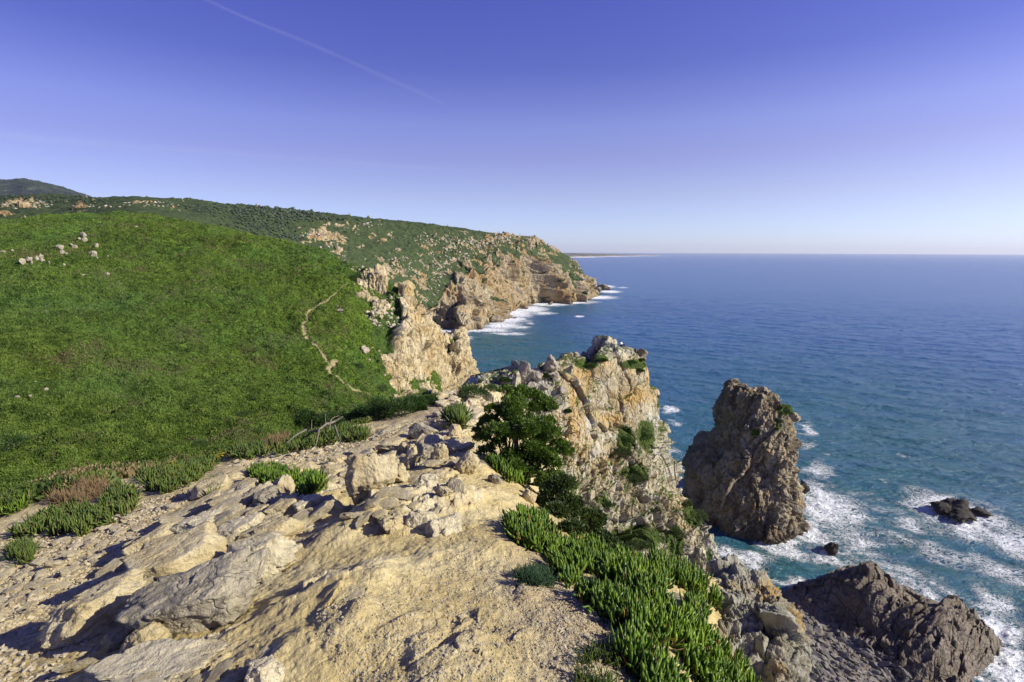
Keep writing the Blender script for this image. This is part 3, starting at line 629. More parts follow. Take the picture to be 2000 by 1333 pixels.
# ---- mountain on the left skyline
mp = [[P(-700, 400, 5200), P(-700, 360, 4300), P(-700, 392, 3400), P(-700, 430, 2600)], [P(-300, 400, 5200), P(-300, 345, 4200), P(-300, 378, 3300), P(-300, 430, 2500)],
      [P(-80, 400, 5200), P(-80, 350, 4100), P(-80, 378, 3200), P(-80, 430, 2400)], [P(0, 400, 5000), P(0, 354, 4000), P(0, 376, 3200), P(0, 430, 2300)], [P(45, 400, 5000), P(45, 353, 4000), P(45, 376, 3200), P(45, 430, 2300)],
      [P(100, 410, 5000), P(90, 362, 3950), P(90, 380, 3200), P(90, 430, 2300)], [P(160, 415, 5000), P(140, 377, 3900), P(140, 388, 3200), P(140, 430, 2300)], [P(230, 420, 5000), P(190, 390, 3900), P(190, 397, 3200), P(190, 430, 2300)], [P(320, 430, 5000), P(270, 405, 3900), P(260, 415, 3200), P(260, 440, 2300)]]
pts = net(np.array(mp).transpose(1, 0, 2), 220, 500)
fl = np.median(normals(pts)[..., 1]) > 0
pts2, d = disp_patch(pts, [('fbm', 300, 22, 500), ('fbm', 50, 9, 501), ('fbm', 14, 4, 502)], flip=fl)
mt = NT('hazed_mountain_scrub')
col = mt.ramp(mt.noise(.006, 8, .7, dist=.4), [(.35, (.024, .034, .042)), (.5, (.034, .046, .046)), (.6, (.06, .075, .05)), (.72, (.16, .155, .13))])  # distance haze painted into the scrub tones as a blue-grey cast
M_MT = mt.done(col, .95, mt.bump(mt.noise(.05, 6), .6, 10), .1)
mo = grid_obj('mountain', pts2, M_MT, flip=fl); tag(mo, kind='structure')

# ---- the low coast on the horizon
cs = []
prof = [(1040, 497, 503.5, 0), (1090, 495.5, 503.5, 1), (1105, 494.8, 503, 1), (1130, 495.2, 502.6, 1), (1160, 496, 501.8, 1), (1190, 496.8, 501, 1), (1220, 497.8, 500.5, 1), (1240, 498, 500.2, 1), (1262, 498.6, 500, 1), (1272, 498.2, 500, 1), (1290, 499.2, 499.8, 1)]
rows = []
for (u, vt, vb, _) in prof:
    y = SY(u, vb); yb = y + 1500
    rows.append([P(u, vt + .4, y + 3500) * [1, 1, 1], P(u, vt, yb), P(u, (vt + vb) / 2 + .3, y + 250), S(u, vb), S(u, vb) - [0, 60, 20]])
pts = net(np.array(rows).transpose(1, 0, 2), 40, 400)
fl = np.median(normals(pts)[..., 1]) > 0
pts[..., 2] += fbm(pts * .004, 4, 44) * 10 * sstep(0, 25, pts[..., 2])
mt = NT('far_coast_land'); 
zz = mt.n('ShaderNodeSeparateXYZ', {0: mt.co(world=True)}).outputs[2]
lc = mt.ramp(mt.noise(.0016, 6, .6), [(.4, (.06, .07, .05)), (.6, (.17, .15, .11))])
bk = mt.ramp(mt.math('ADD', mt.math('DIVIDE', zz, 60), mt.math('MULTIPLY', mt.noise(.0006, 3), .5)), [(.35, 1), (.5, 0)])
M_COAST = mt.done(mt.mix(bk, lc, (.42, .36, .28)), .9, None, .1)
tag(grid_obj('far_coast', pts, M_COAST, flip=fl), kind='structure')

# ---- sea stack
def loft(levels, n_a, n_z, power=2.6):
    """levels (z, xc, yc, rx, ry)"""
    L = catmull(np.array(levels, float), n_z, 0)
    a = np.linspace(0, 2 * np.pi, n_a, endpoint=False)
    ca, sa = np.cos(a), np.sin(a)
    ex = np.sign(ca) * np.abs(ca) ** (2 / power); ey = np.sign(sa) * np.abs(sa) ** (2 / power)
    p = np.stack([L[:, 1:2] + L[:, 3:4] * ex[None], L[:, 2:3] + L[:, 4:5] * ey[None], np.broadcast_to(L[:, :1], (n_z, n_a))], -1)
    return p
lev = []
for (v, ul, ur, yc, ry) in [(1085, 1325, 1572, 266, 42), (1000, 1328, 1566, 264, 36), (960, 1322, 1563, 263, 33), (918, 1326, 1560, 262, 31), (888, 1346, 1557, 262, 29), (860, 1376, 1554, 261, 27), (830, 1398, 1553, 261, 25), (805, 1404, 1548, 260, 22), (785, 1408, 1535, 260, 18), (770, 1412, 1518, 260, 15), (761, 1420, 1502, 260, 11), (757, 1432, 1485, 260, 7), (756, 1450, 1468, 260, 1.5)]:
    ul += 24 if v > 850 else 12; ur -= 24; a = P(ul, v, yc); b = P(ur, v, yc); lev.append((a[2], (a[0] + b[0]) / 2, yc, (b[0] - a[0]) / 2, ry))
pts = loft(lev, int(900 * Q), int(560 * Q), 1.85)
n0 = normals(np.concatenate([pts, pts[:, :1]], 1))[:, :-1]
out = pts - pts.mean(1, keepdims=True); fl = (n0 * out)[..., :2].sum(-1).mean() < 0
fade = sstep(560, 430, np.arange(pts.shape[0]) * 560 / pts.shape[0])[:, None] * .7 + .3
pts2, d = disp_patch(pts, [('fbm', 26, 2.5, 600), ('ridge', 20, 3.5, 601, (1.5, 1.5, .4), (15, -12), fade), ('block', 13, 4.2, 612, (1.1, 1.1, .5), (15, -14), fade), ('block', 5.5, 2.4, 603, (1.1, 1.1, .7), (15, -14)), ('block', 1.9, .8, 604), ('fbm', 3, 1.0, 605)], flip=fl)
n1_ = normals(pts2) * (-1 if fl else 1); pu, pv = project(pts2)
veg = sstep(.45, .85, n1_[..., 2] + fbm(pts2 * .1, 3, 67) * .5) * .5 * sstep(30, 50, pts2[..., 2])
for (u, v, ru, rv, wt) in [(1535, 800, 24, 14, 1), (1520, 830, 20, 30, .6), (1475, 845, 18, 14, .7), (1500, 870, 16, 22, .4)]:
    veg = np.maximum(veg, wt * np.exp(-(((pu - u) / ru) ** 2 + ((pv - v) / rv) ** 2)))
M_STACK = rock_mat('stack_rock', [(.10, .08, .055), (.20, .16, .105), (.40, .33, .22), (.15, .11, .07)], 10.0, lichen=.4, pale=.35, crack=.8, strata=(1.2, 1.2, .6), srot=(.2, .3, 0), bumpd=.03, veg=True, wet=22, vegcol=((.02, .035, .008), (.075, .12, .02)))  # tan lightened and dark deepened to paint sunlit facets into the rock
st = grid_obj('sea_stack', pts2, M_STACK, {'veg': veg}, wrap=True, flip=fl, loc=(lev[1][1], 262, 0))
tag(st, 'tall brown sea stack standing in the surf beyond the headland', 'sea stack')
print('stack', time.time() - T0)

# ---- dark promontory and the cove below
pr = []
def PH(u, v, h):
    pr.append(S(u, v, h))
for a in [(1545, 1160, 2), (1580, 1145, 7), (1620, 1125, 10), (1655, 1108, 14), (1690, 1096, 19), (1715, 1108, 17), (1735, 1140, 10), (1760, 1165, 7), (1790, 1190, 6.5), (1830, 1190, 9), (1868, 1184, 14), (1895, 1190, 13), (1915, 1215, 9), (1940, 1240, 5), (1955, 1252, 1.5),
          (1600, 1170, 8), (1640, 1150, 13), (1690, 1140, 17), (1700, 1180, 13), (1660, 1200, 7), (1620, 1210, 3), (1740, 1200, 12), (1790, 1230, 12), (1840, 1230, 13), (1880, 1240, 11), (1920, 1270, 6), (1930, 1300, 1.5),
          (1700, 1240, 6), (1750, 1260, 9), (1800, 1290, 9), (1850, 1290, 11), (1890, 1310, 5), (1905, 1335, .5), (1780, 1330, 5), (1830, 1340, 6),
          (1560, 1200, 4), (1580, 1240, 4), (1640, 1260, 5), (1700, 1300, 6), (1600, 1300, 10), (1660, 1340, 8), (1740, 1350, 5), (1560, 1300, 14), (1500, 1250, 12), (1500, 1180, 5), (1850, 1400, 2), (1700, 1420, 8), (1600, 1420, 16), (1480, 1350, 30), (1440, 1200, 22), (1420, 1140, 12)]:
    PH(*a)
for (u, v) in [(1520, 1140), (1600, 1085), (1680, 1045), (1760, 1080), (1800, 1130), (1860, 1140), (1930, 1160), (1990, 1210), (2010, 1300), (1960, 1370), (1930, 1450), (2100, 1400), (2100, 1200), (1850, 1040), (1480, 1100)]:
    PH(u, v, -9)
pr = np.array(pr)
class TPS:
    def __init__(s, p, sm=1e-2):
        s.c = p[:, :2] / 30; n = len(p); A = np.zeros((n + 3, n + 3)); d = s.c[:, None] - s.c[None]; A[:n, :n] = s.k(d) + np.eye(n) * sm
        A[:n, n] = 1; A[:n, n + 1:] = s.c; A[n, :n] = 1; A[n + 1:, :n] = s.c.T; s.w = np.linalg.solve(A, np.concatenate([p[:, 2], [0, 0, 0]]))
    def k(s, d): r2 = (d ** 2).sum(-1) + 1e-12; return r2 * np.log(r2) * .5
    def z(s, x, y):
        q = np.stack([x.ravel(), y.ravel()], -1) / 30; v = s.w[-3] + q @ s.w[-2:]
        for j in range(len(s.c)): v += s.w[j] * s.k(q - s.c[j])
        return v.reshape(x.shape)
PT = TPS(pr)
px, py = np.meshgrid(np.linspace(50, 190, int(900 * Q)), np.linspace(100, 230, int(850 * Q)))
pax, pay = np.meshgrid(np.linspace(50, 190, 225), np.linspace(100, 230, 212))
pz = upsample(PT.z(pax, pay), px.shape)
pp3 = np.stack([px, py, pz], -1); puu, pvv = project(pp3)
beach = sstep(0, 12, -(puu - np.interp(pvv, [1150, 1200, 1240, 1280, 1320, 1400], [1545, 1600, 1660, 1715, 1760, 1790])))
low = sstep(-6, 2, pz)
a = math.radians(62); al = px * math.sin(a) + py * math.cos(a); ac = px * math.cos(a) - py * math.sin(a)
q = np.stack([ac, al * .5, pz], -1).astype(F)
b1, _ = blocky(q / 7 + fbm(q / 9, 3, 71)[..., None] * .4, 701, .8, .8, .3, .1); b2, _ = blocky(q / 2.8, 702, .8, .7, .25, .1)
dd = (b1 * 3.2 + b2 * 1.3 + (fbm(q * [1, .3, 1] / 3.5, 4, 703, ridged=True) - .5) * 2.2 + fbm(q / 14, 3, 704) * 4) * (1 - beach) * low
dd += fbm(q / 2, 3, 705) * .8 * beach
pz2 = pz + dd
M_PROM = rock_mat('dark_shore_rock', [(.12, .098, .075), (.19, .155, .12), (.25, .21, .165), (.15, .12, .09)], 7.0, crack=.9, strata=(1, .5, 1), srot=(0, 0, -.5), bumpd=.05, wet=5, veg=True, vegcol=((.03, .05, .01), (.10, .14, .03)))
vg = np.zeros_like(px)
for (u, v, ru, rv) in [(1580, 1310, 40, 14), (1545, 1290, 20, 20)]:
    vg = np.maximum(vg, np.exp(-(((puu - u) / ru) ** 2 + ((pvv - v) / rv) ** 2)))
keep = (pz2 > -8)
fcs = grid_faces(*px.shape); kk = keep.ravel()[fcs].any(1); fcs = fcs[kk]
used = np.unique(fcs); remap = np.zeros(px.size, np.int64); remap[used] = np.arange(len(used))
pc = np.stack([px, py, pz2], -1).reshape(-1, 3)[used]
ploc = np.array([130., 165., 0.])
prom = link('rock_promontory', raw_mesh('rock_promontory', pc - ploc, remap[fcs], M_PROM, {'veg': vg.ravel()[used]}), None, ploc)
tag(prom, 'dark wet jagged rock promontory rising beside the boulder cove in the lower right', 'rock outcrop')
pgz = lambda x, y: pz2[np.clip(((y - 100) / 130 * (px.shape[0] - 1)).astype(int), 0, px.shape[0] - 1), np.clip(((x - 50) / 140 * (px.shape[1] - 1)).astype(int), 0, px.shape[1] - 1)]
print('prom', time.time() - T0)

# ================================================================== SEA
SA0, SA1, s0, s1 = -34.0, 62.0, 70.0, 60000.0
sna, snr = int(1100 * Q), int(1500 * Q)
sx, sy = polar(SA0, SA1, s0, s1, sna, snr)
sr = np.hypot(sx, sy)
SP = np.stack([sx, sy, np.zeros_like(sx)], -1)
foam = np.zeros_like(sx); shal = np.zeros_like(sx)
wx = sx + fbm(SP / 14, 3, 81) * 9; wy = sy + fbm(SP / 14 + 9.3, 3, 82) * 9
def blob(u, v, ru, rv, w, arr):
    c = S(u, v); e = S(u + ru, v); f_ = S(u, v - rv)
    rx = np.hypot(*(e - c)[:2]); ry = np.hypot(*(f_ - c)[:2])
    dv = (c[:2]) / np.hypot(*c[:2]); dx = wx - c[0]; dy = wy - c[1]
    a_ = dx * dv[1] - dy * dv[0]; b_ = dx * dv[0] + dy * dv[1]
    np.maximum(arr, w * np.exp(-((a_ / rx) ** 2 + (b_ / ry) ** 2)), out=arr)
# (u, v, half width, half height, strength)
for a in [(1450, 1090, 60, 16, .95), (1530, 1075, 50, 18, .8), (1590, 1040, 40, 30, .85), (1600, 985, 40, 34, 1.0), (1640, 1000, 60, 40, .7), (1590, 950, 30, 18, .6), (1680, 1060, 60, 28, .62), (1620, 1090, 60, 20, .6),
          (1545, 1140, 50, 10, .75), (1480, 1125, 40, 14, .6), (1740, 1110, 60, 20, .55), (1600, 920, 30, 22, .5), (1575, 840, 16, 14, .7), (1570, 870, 10, 10, .5), (1610, 885, 20, 8, .4),
          (1860, 1000, 75, 30, .9), (1840, 985, 40, 16, 1), (1900, 1025, 70, 26, .95), (1950, 1045, 60, 22, .8), (1990, 1070, 50, 30, .75), (1790, 1020, 60, 20, .55), (1770, 1060, 80, 20, .45), (1850, 1090, 90, 20, .45), (1960, 1120, 60, 26, .55),
          (1800, 1160, 40, 24, .8), (1770, 1130, 30, 14, .6), (1870, 1170, 40, 14, .55), (1950, 1190, 40, 34, .7), (1980, 1250, 36, 34, .95), (1960, 1300, 40, 40, 1.1), (1990, 1330, 30, 30, 1), (1920, 1340, 20, 14, 1), (1940, 1225, 20, 14, .8),
          (1308, 800, 14, 6, 1.0), (1318, 826, 14, 6, .45), (1312, 880, 10, 20, .5), (1308, 905, 12, 14, .8), (1300, 850, 10, 10, .4),
          (1700, 800, 4, 2, .4), (1780, 890, 16, 4, .4), (1720, 940, 12, 5, .35), (1620, 1080, 22, 8, .8), (1640, 1070, 12, 10, .6), (1700, 970, 50, 10, .3),
          # far coast surf
          (1175, 560, 24, 3, 1), (1190, 570, 22, 2.5, 1), (1160, 581, 40, 3.5, 1.1), (1110, 590, 50, 3.5, 1.1), (1070, 594, 40, 4, 1.1), (1035, 604, 34, 6, 1), (1010, 612, 30, 8, 1), (1060, 612, 26, 4, .7), (1000, 625, 30, 6, 1), (980, 636, 36, 7, 1), (1010, 640, 26, 4, .7), (940, 645, 60, 4, 1), (880, 648, 46, 4, .9), (990, 652, 40, 3, .7), (1215, 562, 14, 2, .45), (1130, 618, 9, 1.5, .9), (900, 660, 30, 4, .6), (860, 655, 20, 6, .6), (1035, 632, 12, 3, .5),
          (1140, 503, 40, .8, .7), (1200, 501.5, 40, .7, .65), (1250, 500.6, 40, .6, .6)]:
    blob(*a, foam)
for a in [(950, 670, 120, 40, .9), (1000, 640, 100, 20, .6), (880, 700, 60, 60, .8), (1500, 1090, 120, 60, 1), (1650, 1100, 140, 60, 1), (1800, 1080, 200, 110, .9), (1700, 980, 200, 60, .5), (1980, 1200, 160, 160, .9), (1350, 900, 80, 80, .45), (1080, 600, 140, 14, .6), (1550, 900, 150, 80, .4), (1150, 575, 70, 8, .6), (1950, 1000, 200, 60, .6), (1350, 1100, 200, 120, .9), (1700, 900, 700, 200, .85), (1000, 690, 200, 60, .9), (1350, 760, 300, 90, .5)]:
    blob(*a, shal)
wav = sstep(2600, 700, sr)
th = math.radians(25); wa = sx * math.sin(th) + sy * math.cos(th); wb = sx * math.cos(th) - sy * math.sin(th)
hw = fbm(np.stack([wb / 60, wa / 22, 0 * wa], -1), 4, 91) * 1.6 + fbm(np.stack([wb / 11, wa / 5, 0 * wa], -1), 3, 92) * .55
hw += foam * fbm(SP / 5, 3, 93) * 1.4
sz = hw * wav
M = NT('sea_water')
c0 = M.co(world=True)
def sn(sx_, sy_, det=4, rough=.6, dist=0, rot=.44):
    return M.noise(1, det, rough, (sx_, sy_, 1), (0, 0, rot), dist, world=True)
dist_ = M.n('ShaderNodeCameraData').outputs['View Distance']
# deep colour: slow patches of blue and green blue
deep = M.mix(M.ramp(sn(.0018, .004, 5, .6, .4), [(.35, 0), (.65, 1)]), (.028, .09, .265), (.036, .112, .275))
deep = M.mix(M.ramp(sn(.011, .03, 6, .65, .5), [(.35, 0), (.65, .6)]), deep, (.028, .125, .215))
colw = M.mix(M.math('MULTIPLY', M.attr('shallow'), M.ramp(sn(.03, .05, 5, .65, .5), [(.25, .45), (.7, 1)])), deep, (.026, .12, .098))
# foam lace
fa_ = M.attr('foam')
l1 = M.noise(1, 9, .72, (.22, .34, .2), (0, 0, .44), 1.6, world=True)
l2 = M.noise(1, 7, .72, (.035, .07, .1), (0, 0, .44), 1.2, world=True)
lace = M.math('SUBTRACT', 1.0, M.math('MULTIPLY', M.math('ABSOLUTE', M.math('SUBTRACT', l1, .5)), 7.0), clamp=True)
fm = M.math('ADD', M.math('MULTIPLY', fa_, 1.12), M.math('ADD', M.math('MULTIPLY', M.math('SUBTRACT', l2, .5), 1.5), M.math('MULTIPLY', M.math('SUBTRACT', lace, .5), .95)))
fm = M.ramp(fm, [(.58, 0), (1.25, 1)])
fm = M.math('MULTIPLY', fm, M.ramp(fa_, [(.08, 0), (.3, 1)]))
# scattered whitecaps on the open water
wc = M.math('MULTIPLY', M.ramp(sn(.03, .11, 7, .7, .6), [(.70, 0), (.76, .8)]), M.ramp(sn(.002, .003, 3), [(.45, .2), (.6, 1)]))
fm = M.math('MAXIMUM', fm, wc)
b_ = M.math('ADD', M.math('MULTIPLY', sn(.02, .06, 6, .62, .3), 2.2), M.math('MULTIPLY', sn(.15, .4, 6, .65, .4), .8))
b_ = M.math('ADD', b_, M.math('MULTIPLY', fm, .15))
nrm = M.bump(b_, 1.0, 2.2)
water = M.n('ShaderNodeBsdfPrincipled', {'Base Color': colw, 'Roughness': .22, 'Normal': nrm, 'Specular IOR Level': .42, 'IOR': 1.333})
foamb = M.n('ShaderNodeBsdfPrincipled', {'Base Color': (.82, .85, .88), 'Roughness': .9, 'Normal': nrm})
mx = M.n('ShaderNodeMixShader', {0: fm, 1: water.outputs[0], 2: foamb.outputs[0]})
M.t.links.new(mx.outputs[0], M.out.inputs[0])
tag(grid_obj('sea', np.stack([sx, sy, sz], -1), M.m, {'foam': foam, 'shallow': shal}), kind='structure')
print('sea', time.time() - T0)

# ================================================================== ROCKS AND STONES
_ico = {}
def ico(sub):
    if sub not in _ico:
        bm = bmesh.new(); bmesh.ops.create_icosphere(bm, subdivisions=sub, radius=1)
        v = np.array([x.co[:] for x in bm.verts]); f = np.array([[x.index for x in p.verts] for p in bm.faces]); bm.free(); _ico[sub] = (v, f)
    return _ico[sub]
def rock_shape(seed, size, sub=5, planes=13, rough=1.0, round_=.0, flat=0.0):
    r = np.random.default_rng(seed); d, f = ico(sub)
    n = r.normal(size=(planes, 3)); n[:, 2] *= 1 - flat * .5; n /= np.linalg.norm(n, axis=1, keepdims=True)
    if flat: n = np.concatenate([n, [[.06, .1, 1], [0, 0, -1]]]); n /= np.linalg.norm(n, axis=1, keepdims=True)
    h = r.uniform(.62, 1.0, len(n))
    if flat: h[-2:] = [.6, .7]
    dn = d @ n.T; q = np.where(dn > .05, h[None] / np.maximum(dn, .05), 9.)
    k = 34 - 24 * round_; rad = -np.log(np.exp(-k * np.minimum(q, 3)).sum(1)) / k
    rad = np.clip(rad, .35, 1.25)
    p = d * rad[:, None]; s = np.array(size) / 2
    off = r.uniform(0, 50, 3)
    b, _ = blocky((p * 2.1 + off).astype(F), seed, .8, .5, .2, .08); b2, _ = blocky((p * 4.6 + off).astype(F), seed + 1, .8, .5, .2, .08)
    nz = fbm((p * 1.6 + off).astype(F), 5, seed); nf = fbm((p * 9 + off).astype(F), 3, seed + 3)
    b3, _ = blocky((p * 9.5 + off).astype(F), seed + 2, .8, .5, .2, .08)
    p = p * (1 + rough * (.21 * b + .08 * b2 + (.03 * b3 if sub > 4 else 0) + .06 * nz + .012 * nf))[:, None]
    return p * s, f
def rock_thing(name, label, cat, base, size, mat, seed, yaw=0, tilt=(0, 0), sink=.3, group=None, smooth=True, **kw):
    p, f = rock_shape(seed, size, **kw)
    Rm = np.array(Matrix.Rotation(yaw, 3, 'Z') @ Matrix.Rotation(tilt[0], 3, 'X') @ Matrix.Rotation(tilt[1], 3, 'Y'))
    p = p @ Rm.T; p[:, 2] -= p[:, 2].min() + sink * size[2]
    o = link(name, raw_mesh(name, p, f, mat, {'lichen': np.zeros(len(p)), 'veg': np.zeros(len(p))}, smooth=smooth), None, base)
    return tag(o, label, cat, group)
M_BLD = rock_mat('pale_boulder', [(.38, .28, .13), (.50, .41, .23), (.60, .53, .35), (.44, .34, .17)], .4, crack=.15, bumpd=.035, crackscale=.8)
M_GREY = rock_mat('split_grey_boulder', [(.26, .22, .16), (.34, .30, .22), (.55, .49, .34), (.62, .56, .41)], .6, crack=.55, bumpd=.035, crackscale=.8)
M_WHITE = rock_mat('white_bedrock', [(.46, .38, .22), (.62, .55, .38), (.54, .47, .30), (.40, .31, .16)], .4, crack=.2, bumpd=.04)
M_LICH = rock_mat('lichen_boulder', [(.26, .22, .14), (.39, .34, .24), (.50, .46, .35), (.23, .20, .13)], .3, lichen=.75, pale=.5, crack=.4, bumpd=.05, strata=(1.4, 1.4, .6))
M_MOSS = rock_mat('pale_green_lichen_rock', [(.22, .21, .12), (.38, .38, .23), (.48, .49, .33), (.27, .24, .13)], .16, lichen=.4, pale=.6, crack=.3, bumpd=.06, strata=(1.4, 1.4, .6))
M_CREST = rock_mat('crest_boulder', [(.22, .19, .15), (.33, .29, .24), (.42, .38, .31), (.28, .24, .19)], 2.5, lichen=.25, pale=.3, crack=.5, bumpd=.03)
M_DKB = rock_mat('dark_crest_boulder', [(.10, .10, .085), (.16, .16, .14), (.22, .22, .18), (.13, .12, .10)], 2.0, pale=.3, crack=.3, bumpd=.03)
M_COVE = rock_mat('cove_stone', [(.12, .11, .095), (.21, .19, .165), (.30, .275, .24), (.15, .13, .11)], 3.5, crack=.2, bumpd=.03)
M_SEAR = rock_mat('wet_sea_rock', [(.03, .028, .025), (.05, .045, .038), (.08, .07, .06), (.04, .035, .03)], 4, crack=.6, bumpd=.03)

near_rocks = [  # u, v(base), width px, height px, depth ratio, yaw deg, tilt, seed, material, sink, label, flat, rough
    (405, 1236, 290, 150, .75, 30, (.10, -.25), 11, M_GREY, .26, 'large split boulder in the left foreground, dark grey facets with a white right end', .5, .8),
    (352, 1118, 210, 100, .62, 36, (.1, -.22), 12, M_BLD, .3, 'long rounded tan slab lying just behind the large split boulder', .7, .5),
    (222, 1232, 165, 82, .55, 34, (.0, -.25), 13, M_BLD, .25, 'tan slab half in shadow to the left of the large split boulder', .6, .7),
    (500, 1130, 130, 80, .8, 20, (.1, -.2), 14, M_WHITE, .3, 'white angular block behind the right end of the split boulder', .3, .9),
    (292, 1268, 66, 42, .8, 30, (.1, .1), 15, M_BLD, .2, 'small tan rock against the lower left foot of the split boulder', 0, .8),
    (243, 1266, 40, 32, .7, 20, (.2, 0), 16, M_BLD, .2, 'smallest grey tan rock at the shadowed foot of the left slabs', 0, .8),
    (382, 1058, 104, 52, .8, 12, (.0, -.12), 17, M_WHITE, .2, 'yellow and white block with a dark cleft above the long slab', .3, .8),
    (300, 1078, 110, 46, .5, 38, (.0, -.3), 18, M_BLD, .3, 'narrow slanting slab left of the yellow and white block', .6, .6),
    (385, 1008, 96, 34, .7, 35, (.05, -.28), 19, M_BLD, .3, 'flat grey slab with a shaded left edge above the yellow block', .8, .4),
    (412, 974, 80, 40, .6, 30, (.2, -.1), 20, M_BLD, .2, 'pale block with a dark left face near the green bank', .5, .5),
    (478, 1052, 120, 34, .6, 24, (.1, -.25), 21, M_WHITE, .3, 'low pale slab to the right of the yellow block', .7, .7),
    (540, 1052, 90, 36, .6, 30, (.1, -.2), 22, M_BLD, .3, 'flat tan slab at the edge of the bare dirt', .8, .6),
    (478, 966, 56, 28, .7, 28, (.1, -.3), 23, M_BLD, .25, 'tilted slab left of the low succulent patch', .7, .5),
    (556, 974, 40, 36, .9, 0, (0, .1), 24, M_BLD, .2, 'upright rounded stone in front of the low succulent patch', 0, .5),
    (520, 990, 60, 32, .7, 20, (.2, -.3), 25, M_GREY, .25, 'grey tilted block left of the upright rounded stone', .4, .7),
    (560, 1012, 64, 34, .6, 35, (.1, -.3), 26, M_BLD, .25, 'slanting tan slab below the upright rounded stone', .6, .6),
    (602, 1004, 56, 38, .6, 40, (.1, -.3), 27, M_WHITE, .25, 'pale slab wedge right of the slanting tan slab', .5, .7),
    (500, 1018, 56, 26, .6, 30, (.1, -.3), 28, M_BLD, .25, 'shaded small slab between the grey block and the pale low slab', .6, .7),
    (455, 934, 90, 26, .6, 10, (.0, .0), 29, M_BLD, .3, 'flat pale slab at the left end of the row behind the succulents', .8, .5),
    (525, 926, 64, 24, .6, 0, (.0, .0), 30, M_BLD, .3, 'second flat pale block of the row behind the succulents', .7, .5),
    (592, 924, 62, 28, .7, 0, (.1, 0), 31, M_BLD, .3, 'third rounded tan block of the row behind the succulents', .4, .7),
    (648, 928, 52, 26, .7, 0, (.0, .1), 32, M_BLD, .3, 'last square tan block at the right end of the row behind the succulents', .4, .6),
    (728, 968, 84, 88, .8, 10, (.1, .12), 33, M_BLD, .2, 'tall weathered knobbly boulder casting a long shadow to the left', 0, 1.2),
    (775, 945, 46, 40, .8, 0, (.1, 0), 34, M_BLD, .25, 'squat knobbly rock to the right of the tall weathered boulder', 0, 1.2),
    (788, 886, 28, 22, .9, 0, (0, 0), 35, M_BLD, .15, 'round pale stone perched among the shadowed rocks', 0, .6),
    (800, 918, 34, 48, .8, 0, (0, .2), 36, M_BLD, .2, 'narrow upright rock right of the tall weathered boulder', 0, 1.0),
    (832, 900, 50, 50, .8, -10, (.1, .1), 37, M_GREY, .25, 'grey boulder on the crest of the path in front of the dark shadow', .2, .8),
    (862, 908, 36, 40, .8, 20, (0, 0), 38, M_BLD, .25, 'pale knobbly rock leaning on the right of the grey crest boulder', 0, 1.0),
    (826, 856, 52, 36, .7, 10, (.1, .3), 39, M_GREY, .2, 'tilted block with a dark triangular left face beyond the crest', .5, .4),
    (862, 838, 34, 30, .8, 0, (.1, .2), 40, M_BLD, .2, 'grey block just right of and beyond the dark faced tilted block', .3, .5),
    (890, 852, 36, 28, .8, 20, (.1, 0), 41, M_BLD, .2, 'angular tan block beside the juniper shadow', .3, .5),
    (915, 930, 46, 44, .8, 0, (0, .1), 42, M_BLD, .3, 'rough tan rock at the left foot of the juniper', 0, 1.1),
    (890, 962, 48, 50, .7, 10, (0, .15), 43, M_LICH, .25, 'rock with an orange lichen spot above the white outcrop', .2, .9),
    (838, 950, 50, 34, .8, 20, (0, .2), 44, M_WHITE, .3, 'pale rock with a dark shadow on its left above the white outcrop', .1, .9),
    (864, 1046, 84, 74, .7, 12, (-.3, -.3), 245, M_WHITE, .48, 'bright white outcrop block in the middle of the dirt', .1, 1.3),
    (818, 1036, 66, 62, .7, 10, (0, .1), 46, M_WHITE, .4, 'tan outcrop block joined to the left of the bright white one', .1, 1.0),
    (866, 972, 32, 24, .8, 0, (0, .2), 47, M_BLD, .2, 'small grey wedge on top of the white outcrop', .3, .7),
    (770, 1040, 46, 32, .8, 30, (0, .1), 48, M_BLD, .4, 'low rough knob at the left of the white outcrop', 0, 1.2),
    (966, 946, 34, 30, .6, -35, (.2, .1), 49, M_LICH, .3, 'orange lichen slab at the left edge of the succulent tuft', .4, .6),
    (1034, 982, 34, 32, .8, 0, (0, .1), 50, M_BLD, .3, 'rounded tan rock at the top of the dirt hollow below the juniper', 0, .6),
    (290, 1362, 230, 36, .7, 8, (0, -.05), 51, M_WHITE, .45, 'long low white rock cut by the bottom edge in the lower left', .5, .9),
    (515, 1345, 64, 46, .8, 10, (0, 0), 52, M_WHITE, .3, 'small white rock at the bottom edge right of the long low one', .1, 1.0),
    (1330, 1195, 70, 36, .8, -25, (.0, .1), 56, M_LICH, .5, 'flat orange stained rock patch among the succulents on the right', .5, .6),
    (662, 905, 46, 20, .7, 20, (.1, 0), 57, M_BLD, .35, 'flat slab in the shade between the pebble strip and the weathered boulder', .7, .6),
    (705, 888, 60, 20, .7, 30, (.05, -.1), 58, M_BLD, .4, 'long flat sunlit slab above the shadow of the crest rocks', .8, .6),
    (770, 868, 70, 22, .7, 30, (.05, -.1), 59, M_BLD, .4, 'pale flat slab left of the dark faced tilted block', .8, .6),
]
